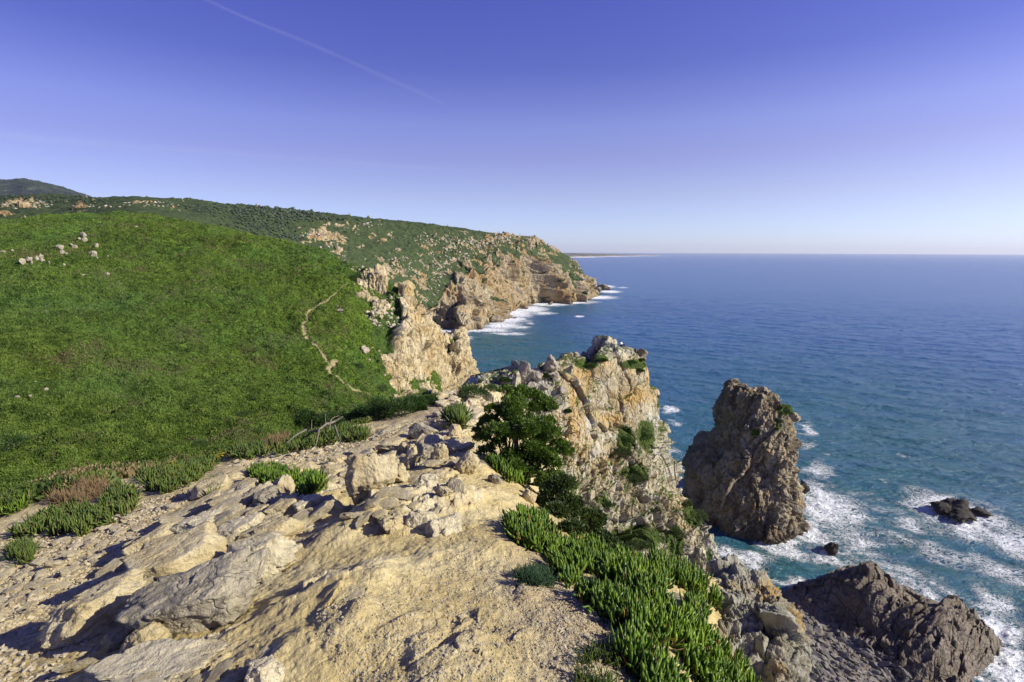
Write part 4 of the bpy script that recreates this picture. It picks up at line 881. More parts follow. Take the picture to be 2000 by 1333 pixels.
for (u, v, wp, hp_, dr, yaw, tilt, seed, mat, sink, label, flat, rough) in near_rocks:
    if sink > 1:
        c = P(u, v, sink); k = np.linalg.norm(c - [0, 0, CAMZ]) / 1000; rock_thing('boulder', label, 'rock', c - [0, 0, hp_ * k * .5], (wp * k, wp * k * dr, hp_ * k), mat, seed, math.radians(yaw), tilt, 0, sub=6, rough=rough, flat=flat, planes=16, round_=.8); continue
    fr = G1(u, v)
    if np.isnan(fr[0]): print('miss', u, v); continue
    dist = np.linalg.norm(fr - [0, 0, CAMZ]); k = dist / 1000 * (.80 if wp > 100 else .92)
    d2 = fr[:2] / np.hypot(*fr[:2]); w_ = wp * k; h_ = hp_ * k * 1.15 / (1 - sink * .5); dep = w_ * dr
    base = np.array([fr[0] + d2[0] * dep * .4, fr[1] + d2[1] * dep * .4, 0]); base[2] = min(float(gzf(base[:1], base[1:2])[0]), fr[2] + .25 * h_)
    rock_thing('boulder' if wp > 60 else 'rock', label, 'rock', base, (w_, dep, h_), mat, seed, math.radians(yaw), tilt, sink, sub=6 if wp > 100 else 5, rough=rough, flat=flat, planes=16)
print('near rocks', time.time() - T0)

def pick(pts, uu, vv, u, v):
    d = (uu - u) ** 2 + (vv - v) ** 2; c = d < max(d.min() * 4, 9)
    yy = np.where(c, pts[..., 1], 1e9); i = np.unravel_index(yy.argmin(), yy.shape); return pts[i].astype(float)
HU, HV = project(HEADP)
def topat(u, w_=4):
    c = np.where(np.abs(HU - u) < w_, HV, 1e9); return HEADP[np.unravel_index(c.argmin(), c.shape)].astype(float)
crest = [(1022, 742, 46, 58, M_CREST, 'tall pointed leaning boulder at the left end of the headland crest', (.1, .35)),
         (1076, 722, 50, 40, M_CREST, 'big rounded boulder with a shaded left side near the left of the crest', (0, .2)),
         (1108, 702, 28, 22, M_CREST, 'dome shaped boulder halfway up the headland crest', (0, 0)),
         (1126, 698, 20, 16, M_CREST, 'pale block beside the dome shaped boulder', (0, 0)),
         (1140, 690, 20, 15, M_CREST, 'small pale block on the crest before the dark slanting slab', (0, .2)),
         (1160, 690, 30, 16, M_DKB, 'dark slanting slab left of the standing person', (0, -.4)),
         (1196, 704, 34, 26, M_DKB, 'dark grey green boulder below the two people on the headland top', (.1, .4)),
         (1186, 687, 22, 11, M_CREST, 'pale wedge between the two people on the headland top', (0, .2)),
         (1204, 684, 18, 15, M_CREST, 'summit boulder the seated person leans on', (0, .3)),
         (1228, 697, 30, 20, M_CREST, 'brown boulder with a bright upper rim just right of the summit', (0, .5)),
         (1243, 700, 18, 13, M_CREST, 'small boulder down the right shoulder of the headland top', (0, .3)),
         (1253, 706, 12, 9, M_CREST, 'smallest stone at the right shoulder of the headland top', (0, 0)),
         (1050, 735, 34, 24, M_CREST, 'shaded block between the pointed and the rounded boulder', (.1, 0)),
         (1085, 740, 28, 20, M_CREST, 'angular block in front of the big rounded boulder', (.2, .2)),
         (1062, 756, 30, 18, M_CREST, 'grey block in the jumble below the rounded boulder', (0, .2)),
         (1036, 756, 30, 16, M_CREST, 'flat grey block below the pointed boulder', (0, 0)),
         (1010, 755, 26, 13, M_CREST, 'low grey block at the saddle left of the pointed boulder', (0, 0)),
         (990, 760, 22, 10, M_BLD, 'tan flat stone on the saddle beyond the juniper', (0, 0)),
         (1098, 762, 22, 16, M_CREST, 'pale cube in the jumble under the crest', (.2, .1)),
         (1148, 706, 20, 12, M_CREST, 'flat pale block above the first green patch on the headland', (0, .1))]
for i, (u, v, wp, hp_, mat, label, tilt) in enumerate(crest):
    tp = topat(u); vt = float(project(tp)[1]); wp *= .85; hp_ *= .8; p = P(u, max(v, vt + 2), tp[1]) if v < max(vt + 12, 712) else pick(HEADP, HU, HV, u, v); k = np.linalg.norm(p - [0, 0, CAMZ]) / 1000
    p = p + [0, wp * k * .15, -.2 * hp_ * k]
    rock_thing('boulder', label, 'rock', p, (wp * k, wp * k * .8, hp_ * k * 1.2), mat, 300 + i, i * 1.3, tilt, .15, sub=5, rough=.6, planes=12, round_=.3)

# shared stone meshes for the repeats
def variants(name, mat, n, sub, seed, flat=0.4, shape=(1, .75, .55), **kw):
    out = []
    for i in range(n):
        p, f = rock_shape(seed + i, shape, sub=sub, planes=11, flat=flat, **kw); p[:, 2] -= p[:, 2].min() * .6
        out.append(raw_mesh(name, p, f, mat, smooth=False))
    return out
def scatter(name, meshes, pts, sizes, label, cat, group, r, up=.25):
    for p, s in zip(pts, sizes):
        o = link(name, meshes[int(r.integers(len(meshes)))], None, p - [0, 0, s * .08], (r.uniform(-up, up), r.uniform(-up, up), r.uniform(0, 6.28)))
        o.scale = (s * r.uniform(.8, 1.2), s * r.uniform(.8, 1.2), s * r.uniform(.7, 1.3)); tag(o, label, cat, group)
def poly_points(poly, n, r, surf, wpow=2.0):
    poly = np.array(poly, float); mn, mx = poly.min(0), poly.max(0); out = []
    tot = 0
    while tot < n:
        q = r.uniform(mn, mx, (n * 4, 2)); x, y = q.T; ins = np.zeros(len(q), bool); j = len(poly) - 1
        for i in range(len(poly)):
            xi, yi = poly[i]; xj, yj = poly[j]
            c = ((yi > y) != (yj > y)) & (x < (xj - xi) * (y - yi) / (yj - yi + 1e-9) + xi); ins ^= c; j = i
        q = q[ins][:max(400, int(n * 1.2))]
        p = surf(q[:, 0], q[:, 1]); ok = ~np.isnan(p[:, 0]); p = p[ok]
        if wpow and len(p):
            d = np.linalg.norm(p - [0, 0, CAMZ], axis=1) ** wpow
            p = p[r.uniform(0, 1, len(p)) < np.minimum(d / np.quantile(d, .95), 1)]
        out.append(p); tot += len(p)
        if len(out) > 60: break
    if not tot: print('EMPTY', poly[0]); return np.tile(P(poly[:, 0].mean(), poly[:, 1].mean(), 12.), (2, 1)) + r.normal(0, .1, (2, 3))
    return np.concatenate(out)[:n]
# lichen crag at the cliff lip
Lc = [[(1385, 1165, 4.0), (1390, 1205, 3.8), (1385, 1260, 3.5), (1380, 1330, 3.2), (1380, 1420, 2.9)], [(1425, 1150, 4.1), (1432, 1190, 3.85), (1435, 1250, 3.55), (1430, 1330, 3.2), (1430, 1430, 2.9)],
      [(1478, 1150, 4.1), (1486, 1190, 3.85), (1488, 1250, 3.6), (1482, 1330, 3.25), (1478, 1430, 2.95)], [(1515, 1166, 4.05), (1526, 1205, 3.75), (1530, 1265, 3.5), (1524, 1340, 3.2), (1516, 1440, 2.95)],
      [(1538, 1195, 4.1), (1552, 1240, 3.85), (1556, 1290, 3.6), (1550, 1340, 3.4), (1542, 1440, 3.1)], [(1535, 1205, 4.5), (1546, 1250, 4.4), (1550, 1300, 4.3), (1545, 1350, 4.2), (1536, 1450, 4.1)]]
ctrl = np.array([[P(c[0], c[1], c[2] - .25) for c in col] for col in Lc]).transpose(1, 0, 2)
ctrl = np.concatenate([[ctrl[0] + [0, .7, -1.6], ctrl[0] + [-.05, .4, -.25]], ctrl, [ctrl[-1] + [.1, .1, -1.6]]])
lp_ = net(ctrl, 520, 460); fl = np.median(normals(lp_)[..., 1]) > 0; lu, lv = project(lp_)
lp2, _ = disp_patch(lp_, [('fbm', .5, .12, 800), ('block', .34, .13, 801, (1, 1, .55), (20, 12)), ('block', .14, .05, 802, (1, 1, .6), (20, 12)), ('ridge', .16, .05, 803, (1.4, 1.4, .4), (10, 8)), ('block', .05, .018, 804), ('fbm', .06, .02, 805), ('ridge', .025, .008, 806)], flip=fl)
ll = np.zeros(lu.shape)
for (u, v, ru, rv, wt) in [(1500, 1160, 50, 14, 1), (1550, 1200, 14, 34, 1), (1440, 1155, 30, 10, .5), (1410, 1290, 24, 50, .8), (1450, 1330, 24, 40, .8), (1520, 1310, 12, 40, .5)]: ll = np.maximum(ll, wt * np.exp(-(((lu - u) / ru) ** 2 + ((lv - v) / rv) ** 2)))
M_CRAG = rock_mat('lichen_crag_rock', [(.26, .23, .16), (.38, .36, .27), (.47, .45, .34), (.24, .22, .14)], .22, pale=.75, crack=.35, bumpd=.05, strata=(1.3, 1.3, .6), haslich=True)
cl_ = lp_[200, 230]; tag(grid_obj('lichen_crag', lp2, M_CRAG, {'lichen': ll, 'veg': ll * 0}, flip=fl, loc=cl_), 'fluted grey crag with orange and pale green lichen at the lower right cliff lip', 'rock')
M_STONE = rock_mat('loose_stone', [(.38, .28, .14), (.50, .42, .26), (.58, .51, .36), (.42, .32, .17)], .09, crack=.2, bumpd=.03)
sv = variants('stone', M_STONE, 12, 3, 900)
r = np.random.default_rng(11)
strip = [(-60, 1110), (60, 1070), (160, 1045), (215, 1010), (300, 985), (370, 960), (330, 1020), (280, 1060), (200, 1100), (120, 1150), (60, 1190), (-60, 1230)]
pts = poly_points(strip, 150, r, G)
scatter('stone', sv, pts, r.uniform(.035, .11, len(pts)) * (.6 + np.linalg.norm(pts - [0, 0, CAMZ], axis=1) / 8), 'loose pale angular stone in the scree strip below the green bank on the left', 'stone', 'loose stones in the left scree strip', r)
pts = poly_points([(440, 905), (560, 885), (660, 865), (760, 850), (770, 860), (680, 885), (600, 905), (470, 918)], 60, r, G)
scatter('stone', sv, pts, r.uniform(.06, .16, len(pts)), 'loose pale stone in the pebble band behind the succulent patch', 'stone', 'loose stones in the upper pebble band', r)
pts = poly_points([(850, 815), (860, 785), (900, 772), (950, 770), (955, 800), (930, 830), (880, 820)], 60, r, G)
scatter('stone', sv, pts, r.uniform(.15, .55, len(pts)), 'tan stone on the rubble path left of the juniper top', 'stone', 'stones on the rubble path to the saddle', r)
M_SLAB = rock_mat('slab_fragment', [(.38, .29, .15), (.50, .42, .26), (.60, .53, .37), (.42, .33, .18)], .2, crack=.15, bumpd=.035)
slv = variants('slab_fragment', M_SLAB, 14, 4, 1300, flat=.5, shape=(1.25, .7, .42), rough=.7)
def slabs(poly, n, lo, hi, label, group):
    pts = poly_points(poly, n, r, G)
    for p in pts:
        s = (lo + (hi - lo) * r.uniform(0, 1) ** 2.2) * np.linalg.norm(p - [0, 0, CAMZ]) / 3.5
        o = link('slab_fragment', slv[int(r.integers(len(slv)))], None, p + [0, 0, s * .03], (r.normal(0, .22), r.normal(-.15, .25), math.radians(52) + r.normal(0, .35))); o.scale = (s, s * r.uniform(.7, 1.2), s * r.uniform(.7, 1.3)); tag(o, label, 'rock', group)
slabs([(170, 1180), (230, 1110), (300, 1060), (360, 1010), (430, 960), (520, 935), (640, 985), (610, 1030), (560, 1070), (540, 1120), (470, 1090), (380, 1090), (300, 1130), (240, 1190)], 190, .04, .22, 'broken tan slab fragment in the slanting outcrop on the left of the path', 'slab fragments of the left outcrop')
slabs([(640, 930), (700, 880), (780, 850), (860, 845), (930, 900), (900, 950), (800, 965), (740, 985), (660, 985)], 60, .04, .16, 'angular tan fragment among the weathered boulders on the ridge crest', 'fragments among the crest boulders')
slabs([(100, 1333), (120, 1290), (300, 1270), (520, 1290), (560, 1340), (540, 1400), (100, 1400)], 34, .04, .14, 'pale rock fragment along the bottom left edge of the photo', 'fragments along the bottom left edge')
slabs([(620, 1010), (760, 960), (880, 960), (900, 1040), (820, 1040), (700, 1060)], 30, .03, .12, 'small knobbly rock around the white outcrop in the dirt', 'small rocks around the white outcrop')
# gravel too fine to count
def merged_stones(name, pts, sizes, mat, r, sub=1, shape=(1, .8, .6), kind='stuff'):
    vv, ff = [], []; base = [rock_shape(500 + i, shape, sub=sub, planes=9, rough=.6) for i in range(10)]; off = 0
    for p, s in zip(pts, sizes):
        b, f = base[int(r.integers(10))]; a = r.uniform(0, 6.28); c, s_ = math.cos(a), math.sin(a); t = r.uniform(-.5, .5)
        q = b * s * r.uniform(.7, 1.3, 3); q = np.stack([q[:, 0] * c - q[:, 1] * s_, q[:, 0] * s_ + q[:, 1] * c, q[:, 2] + q[:, 0] * t], 1)
        vv.append(q + p); ff.append(f + off); off += len(b)
    o = link(name, raw_mesh(name, np.concatenate(vv), np.concatenate(ff), mat, smooth=False)); return tag(o, kind=kind)
g1 = poly_points([(-100, 1060), (200, 1000), (400, 950), (480, 920), (300, 1060), (180, 1160), (200, 1260), (60, 1400), (-100, 1400)], 5200, r, G)
g2 = poly_points([(1040, 1090), (1150, 1180), (1230, 1230), (1220, 1400), (700, 1400), (600, 1200), (900, 1080)], 7000, r, G)
g3 = poly_points([(440, 910), (780, 840), (880, 790), (950, 790), (930, 900), (700, 930), (500, 960)], 2200, r, G)
g4 = poly_points([(1080, 1120), (1200, 1220), (1230, 1400), (1100, 1400), (1090, 1200)], 1500, r, G)
gp_ = np.concatenate([g1, g2, g3, g4])
gs = np.concatenate([r.uniform(.012, .045, len(g1)), r.uniform(.004, .016, len(g2)), r.uniform(.02, .08, len(g3)), r.uniform(.006, .022, len(g4))]) * (r.uniform(.5, 1.3, len(gp_)))
merged_stones('gravel', gp_, gs, M_STONE, r)
print('stones', time.time() - T0)

# rocks on the green hillside
hv_ = variants('hill_rock', rock_mat('hill_rock', [(.26, .22, .16), (.38, .33, .25), (.46, .41, .32), (.28, .24, .17)], 2.0, crack=.4, bumpd=.03), 8, 3, 950, flat=0, shape=(1, .8, .9))
hr_list = [(46, 517, 11), (58, 510, 9), (62, 517, 7), (72, 508, 8), (80, 505, 10), (84, 512, 8), (96, 515, 5), (126, 520, 5), (118, 484, 9), (121, 487, 7), (122, 495, 7), (130, 498, 5), (140, 480, 7), (147, 485, 8), (162, 463, 10), (156, 468, 5), (166, 473, 7), (190, 482, 8), (182, 500, 10), (189, 505, 5), (210, 537, 8), (163, 538, 4), (267, 445, 6), (24, 490, 5), (6, 494, 6), (211, 502, 3),
           (664, 610, 10), (712, 688, 17), (752, 735, 7), (722, 705, 7), (660, 600, 6), (740, 690, 6), (733, 700, 5), (727, 680, 4), (745, 705, 5), (35, 778, 7), (60, 775, 4), (92, 762, 6), (70, 748, 4)]
hp3 = Gh(np.array([a[0] for a in hr_list], float), np.array([a[1] for a in hr_list], float))
for (u, v, w_), p in zip(hr_list, hp3):
    if np.isnan(p[0]): continue
    s = w_ * np.linalg.norm(p - [0, 0, CAMZ]) / 1000 * .9
    if u < 300 and v < 545: lb, gr_ = 'pale rock in the cluster high on the left of the green hillside', 'pale rocks high on the green hillside'
    elif u > 600: lb, gr_ = 'pale rock scattered on the hillside between the dirt trail and the tan cliff', 'rocks between the trail and the cliff'
    else: lb, gr_ = 'tan rock low on the green hillside at the left edge of the photo', 'rocks low on the hillside'
    scatter('hill_rock', hv_, [p], [s], lb, 'rock', gr_, r, .15)

# rubble around the outcrop on the spur, far boulder fields
MU, MV = project(MIDP)
def patch_points(pts, uu, vv, blobs, n, r):
    wt = np.zeros(uu.shape)
    for (u, v, ru, rv) in blobs: wt += np.exp(-(((uu - u) / ru) ** 2 + ((vv - v) / rv) ** 2) ** 1.5)
    du = np.abs(np.gradient(uu, axis=1) * np.gradient(vv, axis=0) - np.gradient(uu, axis=0) * np.gradient(vv, axis=1)); nn = normals(pts); vis = np.abs((nn * (pts - [0, 0, CAMZ])).sum(-1)) / np.linalg.norm(pts - [0, 0, CAMZ], axis=-1)
    w_ = (wt * np.minimum(du, 4)).ravel(); w_ /= w_.sum(); i = r.choice(len(w_), n, p=w_); return pts.reshape(-1, 3)[i].astype(float)
M_RUB = rock_mat('rubble_rock', [(.30, .26, .20), (.42, .37, .29), (.50, .45, .37), (.34, .29, .22)], 2.5, crack=.2, bumpd=.03)
pts = patch_points(MIDP, MU, MV, [(760, 600, 30, 22), (740, 625, 30, 14), (770, 630, 16, 16), (685, 600, 18, 12), (680, 525, 20, 12), (700, 545, 16, 10), (735, 530, 20, 8)], 420, r)
merged_stones('rubble', pts, r.uniform(.5, 1.9, len(pts)) * r.uniform(.5, 1, len(pts)), M_RUB, r)
pts = patch_points(FARP, FARU, FARV, [(780, 520, 26, 14), (800, 545, 24, 16), (850, 545, 30, 16), (860, 520, 30, 12), (830, 580, 22, 12), (870, 500, 40, 14), (650, 480, 20, 14), (665, 500, 14, 10), (850, 470, 50, 10), (920, 480, 40, 14), (620, 460, 40, 8), (700, 440, 30, 6), (60, 400, 60, 7), (250, 400, 90, 6), (980, 470, 40, 8), (770, 500, 14, 10)], 1100, r)
ys = pts[:, 1]
merged_stones('boulder_field', pts, r.uniform(.003, .0105, len(pts)) * ys * r.uniform(.4, .8, len(pts)), M_RUB, r)

# boulders of the cove
cv = variants('cove_boulder', M_COVE, 10, 3, 980, flat=.2, shape=(1.4, .75, .5))
def cove(u, v):
    d = ray(u, v); sh = np.shape(u); t = np.linspace(120, 300, 260)[None] ; x = d[:, :1] * t; y = d[:, 1:2] * t; z = CAMZ + d[:, 2:] * t
    b = (z < pgz(x, y)); k = b.argmax(1); ar = np.arange(len(k)); return np.stack([x[ar, k], y[ar, k], pgz(x[ar, k], y[ar, k])], -1)
cpoly = [(1560, 1205), (1600, 1212), (1650, 1235), (1700, 1265), (1740, 1290), (1780, 1333), (1800, 1380), (1560, 1380), (1570, 1290)]
pts = poly_points(cpoly, 1300, r, cove, 0)
sz_ = r.uniform(.8, 2.3, len(pts)) * r.uniform(.7, 1.5, len(pts)); o_ = np.argsort(-sz_); pts = pts[o_]; sz_ = sz_[o_]
for p, s in zip(pts[:220], sz_[:220]):
    o = link('cove_boulder', cv[int(r.integers(len(cv)))], None, p, (r.uniform(-.6, .6), r.uniform(-.6, .6), 2.2 + r.normal() * .5)); o.scale = (s, s, s * r.uniform(.8, 1.4))
    tag(o, 'elongated grey boulder lying on the cove beach beside the dark promontory', 'boulder', 'grey boulders on the cove beach')
merged_stones('shingle', pts[220:], sz_[220:] * .75, M_COVE, r, shape=(1.4, .75, .5))

# rocks awash
reef = [(1850, 1006, 34, 9, 'jagged black reef rock with its left end in the white surf'), (1875, 1003, 44, 15, 'highest black block of the reef out in the white surf'), (1890, 1016, 46, 8, 'long low dark slab in front of the highest reef block'), (1922, 1008, 30, 5, 'flat dark ledge at the right end of the reef'),
        (1628, 1080, 26, 14, 'lone dark pointed rock in the water between stack and promontory'),
        (1572, 966, 22, 14, 'dark rock at the right foot of the sea stack'), (1180, 566, 34, 7, 'low brown reef off the tip of the far headland'), (1166, 571, 16, 6, 'brown rock touching the tip of the far headland'),
        (1145, 586, 24, 3, 'thin dark ledge in the surf below the far headland tip'), (1074, 596, 12, 4, 'dark rock in the surf under the far dark cleft'), (1027, 604, 12, 4, 'small rock off the middle of the far cliffs'), (1005, 623, 8, 3, 'tiny rock near the brown far islet'),
        (972, 630, 32, 11, 'brown islet at the foot of the far cliffs'), (996, 622, 12, 4, 'small dark rock right of the brown islet'), (858, 640, 24, 7, 'tan ledge at the left end of the far shore')]
for i, (u, v, wp, hp_, label) in enumerate(reef):
    p = S(u, v); k = np.linalg.norm(p - [0, 0, CAMZ]) / 1000
    rock_thing('sea_rock', label, 'rock', p + [0, wp * k * .2, 0], (wp * k, wp * k * .7, hp_ * k * 1.6), M_SEAR if v > 700 else M_STACK, 400 + i, .3 * i, (0, .1), .25, sub=4, rough=1.3)
print('rocks', time.time() - T0)

# ================================================================== PLANTS
def leaf_mat(name, c0, c1, c2=None, spec=.35, rough=.5, trans=.25):
    m = NT(name); a = m.attr('rnd'); t = m.attr('t')
    col = m.mix(a, c0, c1)
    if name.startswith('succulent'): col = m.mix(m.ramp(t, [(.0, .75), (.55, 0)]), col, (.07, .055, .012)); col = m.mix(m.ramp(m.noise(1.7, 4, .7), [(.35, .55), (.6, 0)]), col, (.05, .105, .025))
    if c2 is not None: col = m.mix(m.ramp(a, [(.90, 0), (.97, 1)]), col, c2)
    if name == 'scrub_leaf': col = m.mix(m.math('MULTIPLY', t, .6), col, m.mix(a, (.04, .09, .03), (.13, .25, .075)))
    b = m.n('ShaderNodeBsdfPrincipled', {'Base Color': col, 'Roughness': rough, 'Specular IOR Level': spec})
    tr = m.n('ShaderNodeBsdfTranslucent', {'Color': m.mix(1, col, (1.2, 1.3, .6), 'MULTIPLY')})
    mx = m.n('ShaderNodeMixShader', {0: trans, 1: b.outputs[0], 2: tr.outputs[0]}); m.t.links.new(mx.outputs[0], m.out.inputs[0]); return m.m
def rand_dirs(n, r, tilt=.6):
    a = r.uniform(0, 2 * np.pi, n); t = np.abs(r.normal(0, tilt, n)); return np.stack([np.sin(t) * np.cos(a), np.sin(t) * np.sin(a), np.cos(t)], 1)
def fingers(pos, d, L, wd, r, curve=.35):
    """curved three-sided succulent fingers"""
    n = len(pos); ref = np.tile([0., 0., 1.], (n, 1)); s = np.cross(d, ref + r.normal(0, .3, (n, 3))); s /= np.linalg.norm(s, axis=1, keepdims=True) + 1e-9; b = np.cross(s, d)
    rings = []; prof = [(0, .55), (.35, 1.0), (.75, .8)]
    for t, w_ in prof:
        c = pos + d * (L * t)[:, None] + b * (curve * L * (t ** 2 - t))[:, None] + np.array([0, 0, 1]) * (curve * .5 * L * t * t)[:, None]
        for k in range(3):
            a = 2.094 * k; rings.append(c + (s * math.cos(a) + b * math.sin(a)) * (wd * w_ / 2)[:, None])
    tip = pos + d * L[:, None] + np.array([0, 0, 1]) * (curve * .5 * L)[:, None]
    V = np.stack(rings + [tip], 1); base = (np.arange(n) * 10)[:, None]; T = []
    for q in range(2):
        for k in range(3):
            a, b_, c, e = q * 3 + k, q * 3 + (k + 1) % 3, q * 3 + 3 + (k + 1) % 3, q * 3 + 3 + k; T += [(a, b_, c), (a, c, e)]
    for k in range(3): T.append((6 + k, 6 + (k + 1) % 3, 9))
    Fc_ = (base[:, :, None] + np.array(T)[None]).reshape(-1, 3)
    t = np.tile([0, 0, 0, .35, .35, .35, .75, .75, .75, 1], n); return V.reshape(-1, 3), Fc_, t
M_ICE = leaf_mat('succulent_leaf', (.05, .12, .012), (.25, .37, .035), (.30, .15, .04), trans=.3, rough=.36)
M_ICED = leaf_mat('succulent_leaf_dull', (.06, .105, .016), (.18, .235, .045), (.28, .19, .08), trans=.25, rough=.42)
M_DRY = leaf_mat('dry_stem', (.16, .10, .05), (.34, .25, .14), rough=.8, spec=.1, trans=.1)
def rosettes(pts, r, nl, L, wd, tilt=.55, lift=.05):
    n = len(pts); k = r.poisson(nl, n) + 2; idx = np.repeat(np.arange(n), k); m = len(idx)
    p = pts[idx] + np.stack([r.normal(0, .012, m), r.normal(0, .012, m), r.uniform(-.01, lift, m)], 1); d = rand_dirs(m, r, tilt)
    ln = L * r.uniform(.55, 1.25, m); V, Fa, t = fingers(p, d, ln, wd * r.uniform(.7, 1.2, m), r)
    cl = r.uniform(0, 1, n)[idx] * .6 + r.uniform(0, 1, m) * .4; return V, Fa, {'t': t, 'rnd': np.repeat(cl, 10)}
def mat_thing(name, label, poly, n, nl, L, wd, mat, r, tilt=.5, lift=.05, kind=None, dry=0):
    pts = poly_points(poly, n, r, G, 2.0); dd_ = np.linalg.norm(pts - [0, 0, CAMZ], axis=1); pts = pts[dd_ < np.median(dd_) * 1.5]; c = pts.mean(0)
    keepn = (fbm(pts * 3.4, 4, 55) > -.10) | (n < 150); pts = pts[keepn] if keepn.sum() > 20 else pts
    V, Fa, at = rosettes(pts, r, nl, L, wd, tilt, lift)
    o = link(name, raw_mesh(name, V - c, Fa, mat, at), None, c); tag(o, label, 'plant', None, kind)
    if dry:
        q = pts[r.integers(0, len(pts), dry)]; V, Fa, t = fingers(q - [0, 0, .02], rand_dirs(dry, r, 1.2), L * r.uniform(.6, 1.6, dry), np.full(dry, wd * .4), r)
        link('dry_stems', raw_mesh('dry_stems', V - c, Fa, M_DRY, {'t': t, 'rnd': np.repeat(r.uniform(0, 1, dry), 10)}), o)  # brown dry stems lying among the fingers, merged in one mesh
    return o
r = np.random.default_rng(23)
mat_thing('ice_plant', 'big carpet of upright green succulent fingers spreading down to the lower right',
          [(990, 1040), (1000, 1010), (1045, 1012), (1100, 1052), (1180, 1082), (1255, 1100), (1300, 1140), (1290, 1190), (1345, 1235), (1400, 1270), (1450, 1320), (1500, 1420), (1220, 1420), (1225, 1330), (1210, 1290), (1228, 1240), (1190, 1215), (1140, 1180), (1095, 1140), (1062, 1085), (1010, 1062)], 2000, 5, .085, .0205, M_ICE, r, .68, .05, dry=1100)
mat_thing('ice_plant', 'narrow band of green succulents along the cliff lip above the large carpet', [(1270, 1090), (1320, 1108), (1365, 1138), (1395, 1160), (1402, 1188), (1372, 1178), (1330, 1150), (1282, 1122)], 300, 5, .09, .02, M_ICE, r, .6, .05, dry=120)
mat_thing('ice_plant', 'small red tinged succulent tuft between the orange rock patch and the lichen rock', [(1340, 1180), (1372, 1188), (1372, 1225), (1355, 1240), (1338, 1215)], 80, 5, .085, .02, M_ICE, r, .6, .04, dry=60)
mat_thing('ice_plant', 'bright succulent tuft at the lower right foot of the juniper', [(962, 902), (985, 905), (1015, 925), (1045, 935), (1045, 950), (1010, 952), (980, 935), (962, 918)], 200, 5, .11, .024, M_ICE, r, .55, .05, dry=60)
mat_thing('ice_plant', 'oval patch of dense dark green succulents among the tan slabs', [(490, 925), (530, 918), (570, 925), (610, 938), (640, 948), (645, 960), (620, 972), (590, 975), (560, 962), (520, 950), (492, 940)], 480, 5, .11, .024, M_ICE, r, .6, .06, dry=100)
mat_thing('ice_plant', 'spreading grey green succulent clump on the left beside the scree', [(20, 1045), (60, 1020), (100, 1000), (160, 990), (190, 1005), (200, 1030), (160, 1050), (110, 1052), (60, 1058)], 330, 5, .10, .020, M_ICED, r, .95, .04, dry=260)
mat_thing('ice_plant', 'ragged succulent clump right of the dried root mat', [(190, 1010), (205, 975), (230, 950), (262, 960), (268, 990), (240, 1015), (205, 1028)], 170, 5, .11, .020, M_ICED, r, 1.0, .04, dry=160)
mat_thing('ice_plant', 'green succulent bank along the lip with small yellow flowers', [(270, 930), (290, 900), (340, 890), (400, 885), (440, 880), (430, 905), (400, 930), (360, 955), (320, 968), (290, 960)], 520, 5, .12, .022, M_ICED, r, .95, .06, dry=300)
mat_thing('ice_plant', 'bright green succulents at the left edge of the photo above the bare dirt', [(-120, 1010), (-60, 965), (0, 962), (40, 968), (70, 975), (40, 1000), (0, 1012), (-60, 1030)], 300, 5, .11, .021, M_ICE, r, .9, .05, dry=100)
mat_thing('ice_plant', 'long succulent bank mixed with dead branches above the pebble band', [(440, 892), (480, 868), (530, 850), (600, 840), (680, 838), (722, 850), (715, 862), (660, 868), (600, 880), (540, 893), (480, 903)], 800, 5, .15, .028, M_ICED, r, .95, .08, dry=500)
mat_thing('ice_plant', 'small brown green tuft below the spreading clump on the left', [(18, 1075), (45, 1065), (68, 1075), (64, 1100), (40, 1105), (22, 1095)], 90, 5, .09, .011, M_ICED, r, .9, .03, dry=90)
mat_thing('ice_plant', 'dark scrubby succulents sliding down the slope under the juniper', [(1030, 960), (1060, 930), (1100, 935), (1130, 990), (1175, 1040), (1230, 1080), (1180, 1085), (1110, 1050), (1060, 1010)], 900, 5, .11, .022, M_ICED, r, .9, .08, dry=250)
mat_thing('ground_plant', 'grey green dry tuft at the bottom edge beside the large carpet', [(1130, 1290), (1180, 1260), (1215, 1280), (1215, 1400), (1120, 1400)], 160, 5, .05, .005, M_ICED, r, 1.0, .02, dry=120)
mat_thing('ground_plant', 'flat blue green feathery plant on the dirt left of the large carpet', [(1005, 1128), (1030, 1115), (1065, 1118), (1085, 1135), (1070, 1148), (1030, 1142)], 170, 9, .045, .004, leaf_mat('feathery_leaf', (.03, .07, .03), (.07, .13, .06)), r, 1.1, .03)
mat_thing('ground_plant', 'little pale tuft growing between the white rocks behind the split boulder', [(430, 1070), (465, 1064), (470, 1076), (440, 1080)], 40, 6, .06, .006, M_ICED, r, 1.0, .02)
mat_thing('ground_plant', 'small green tuft beside the dark left face of the pale block', [(395, 965), (430, 945), (438, 960), (415, 985)], 70, 6, .12, .012, M_ICED, r, .9, .05)
mat_thing('ground_plant', 'low green tuft on the rubble left of the juniper', [(870, 825), (880, 812), (905, 818), (910, 832), (890, 838)], 120, 8, .25, .03, M_ICED, r, .9, .1)
mat_thing('dried_root_mat', 'mat of brown dried roots on the lip at the left', [(100, 985), (115, 950), (160, 935), (205, 945), (212, 970), (180, 985), (130, 992)], 500, 5, .13, .006, M_DRY, r, 1.45, .04)
mat_thing('dried_root_mat', 'brown dead hummock in the succulent bank left of the dead branches', [(520, 872), (545, 858), (565, 862), (556, 874), (525, 882)], 160, 5, .16, .012, M_DRY, r, 1.3, .15)

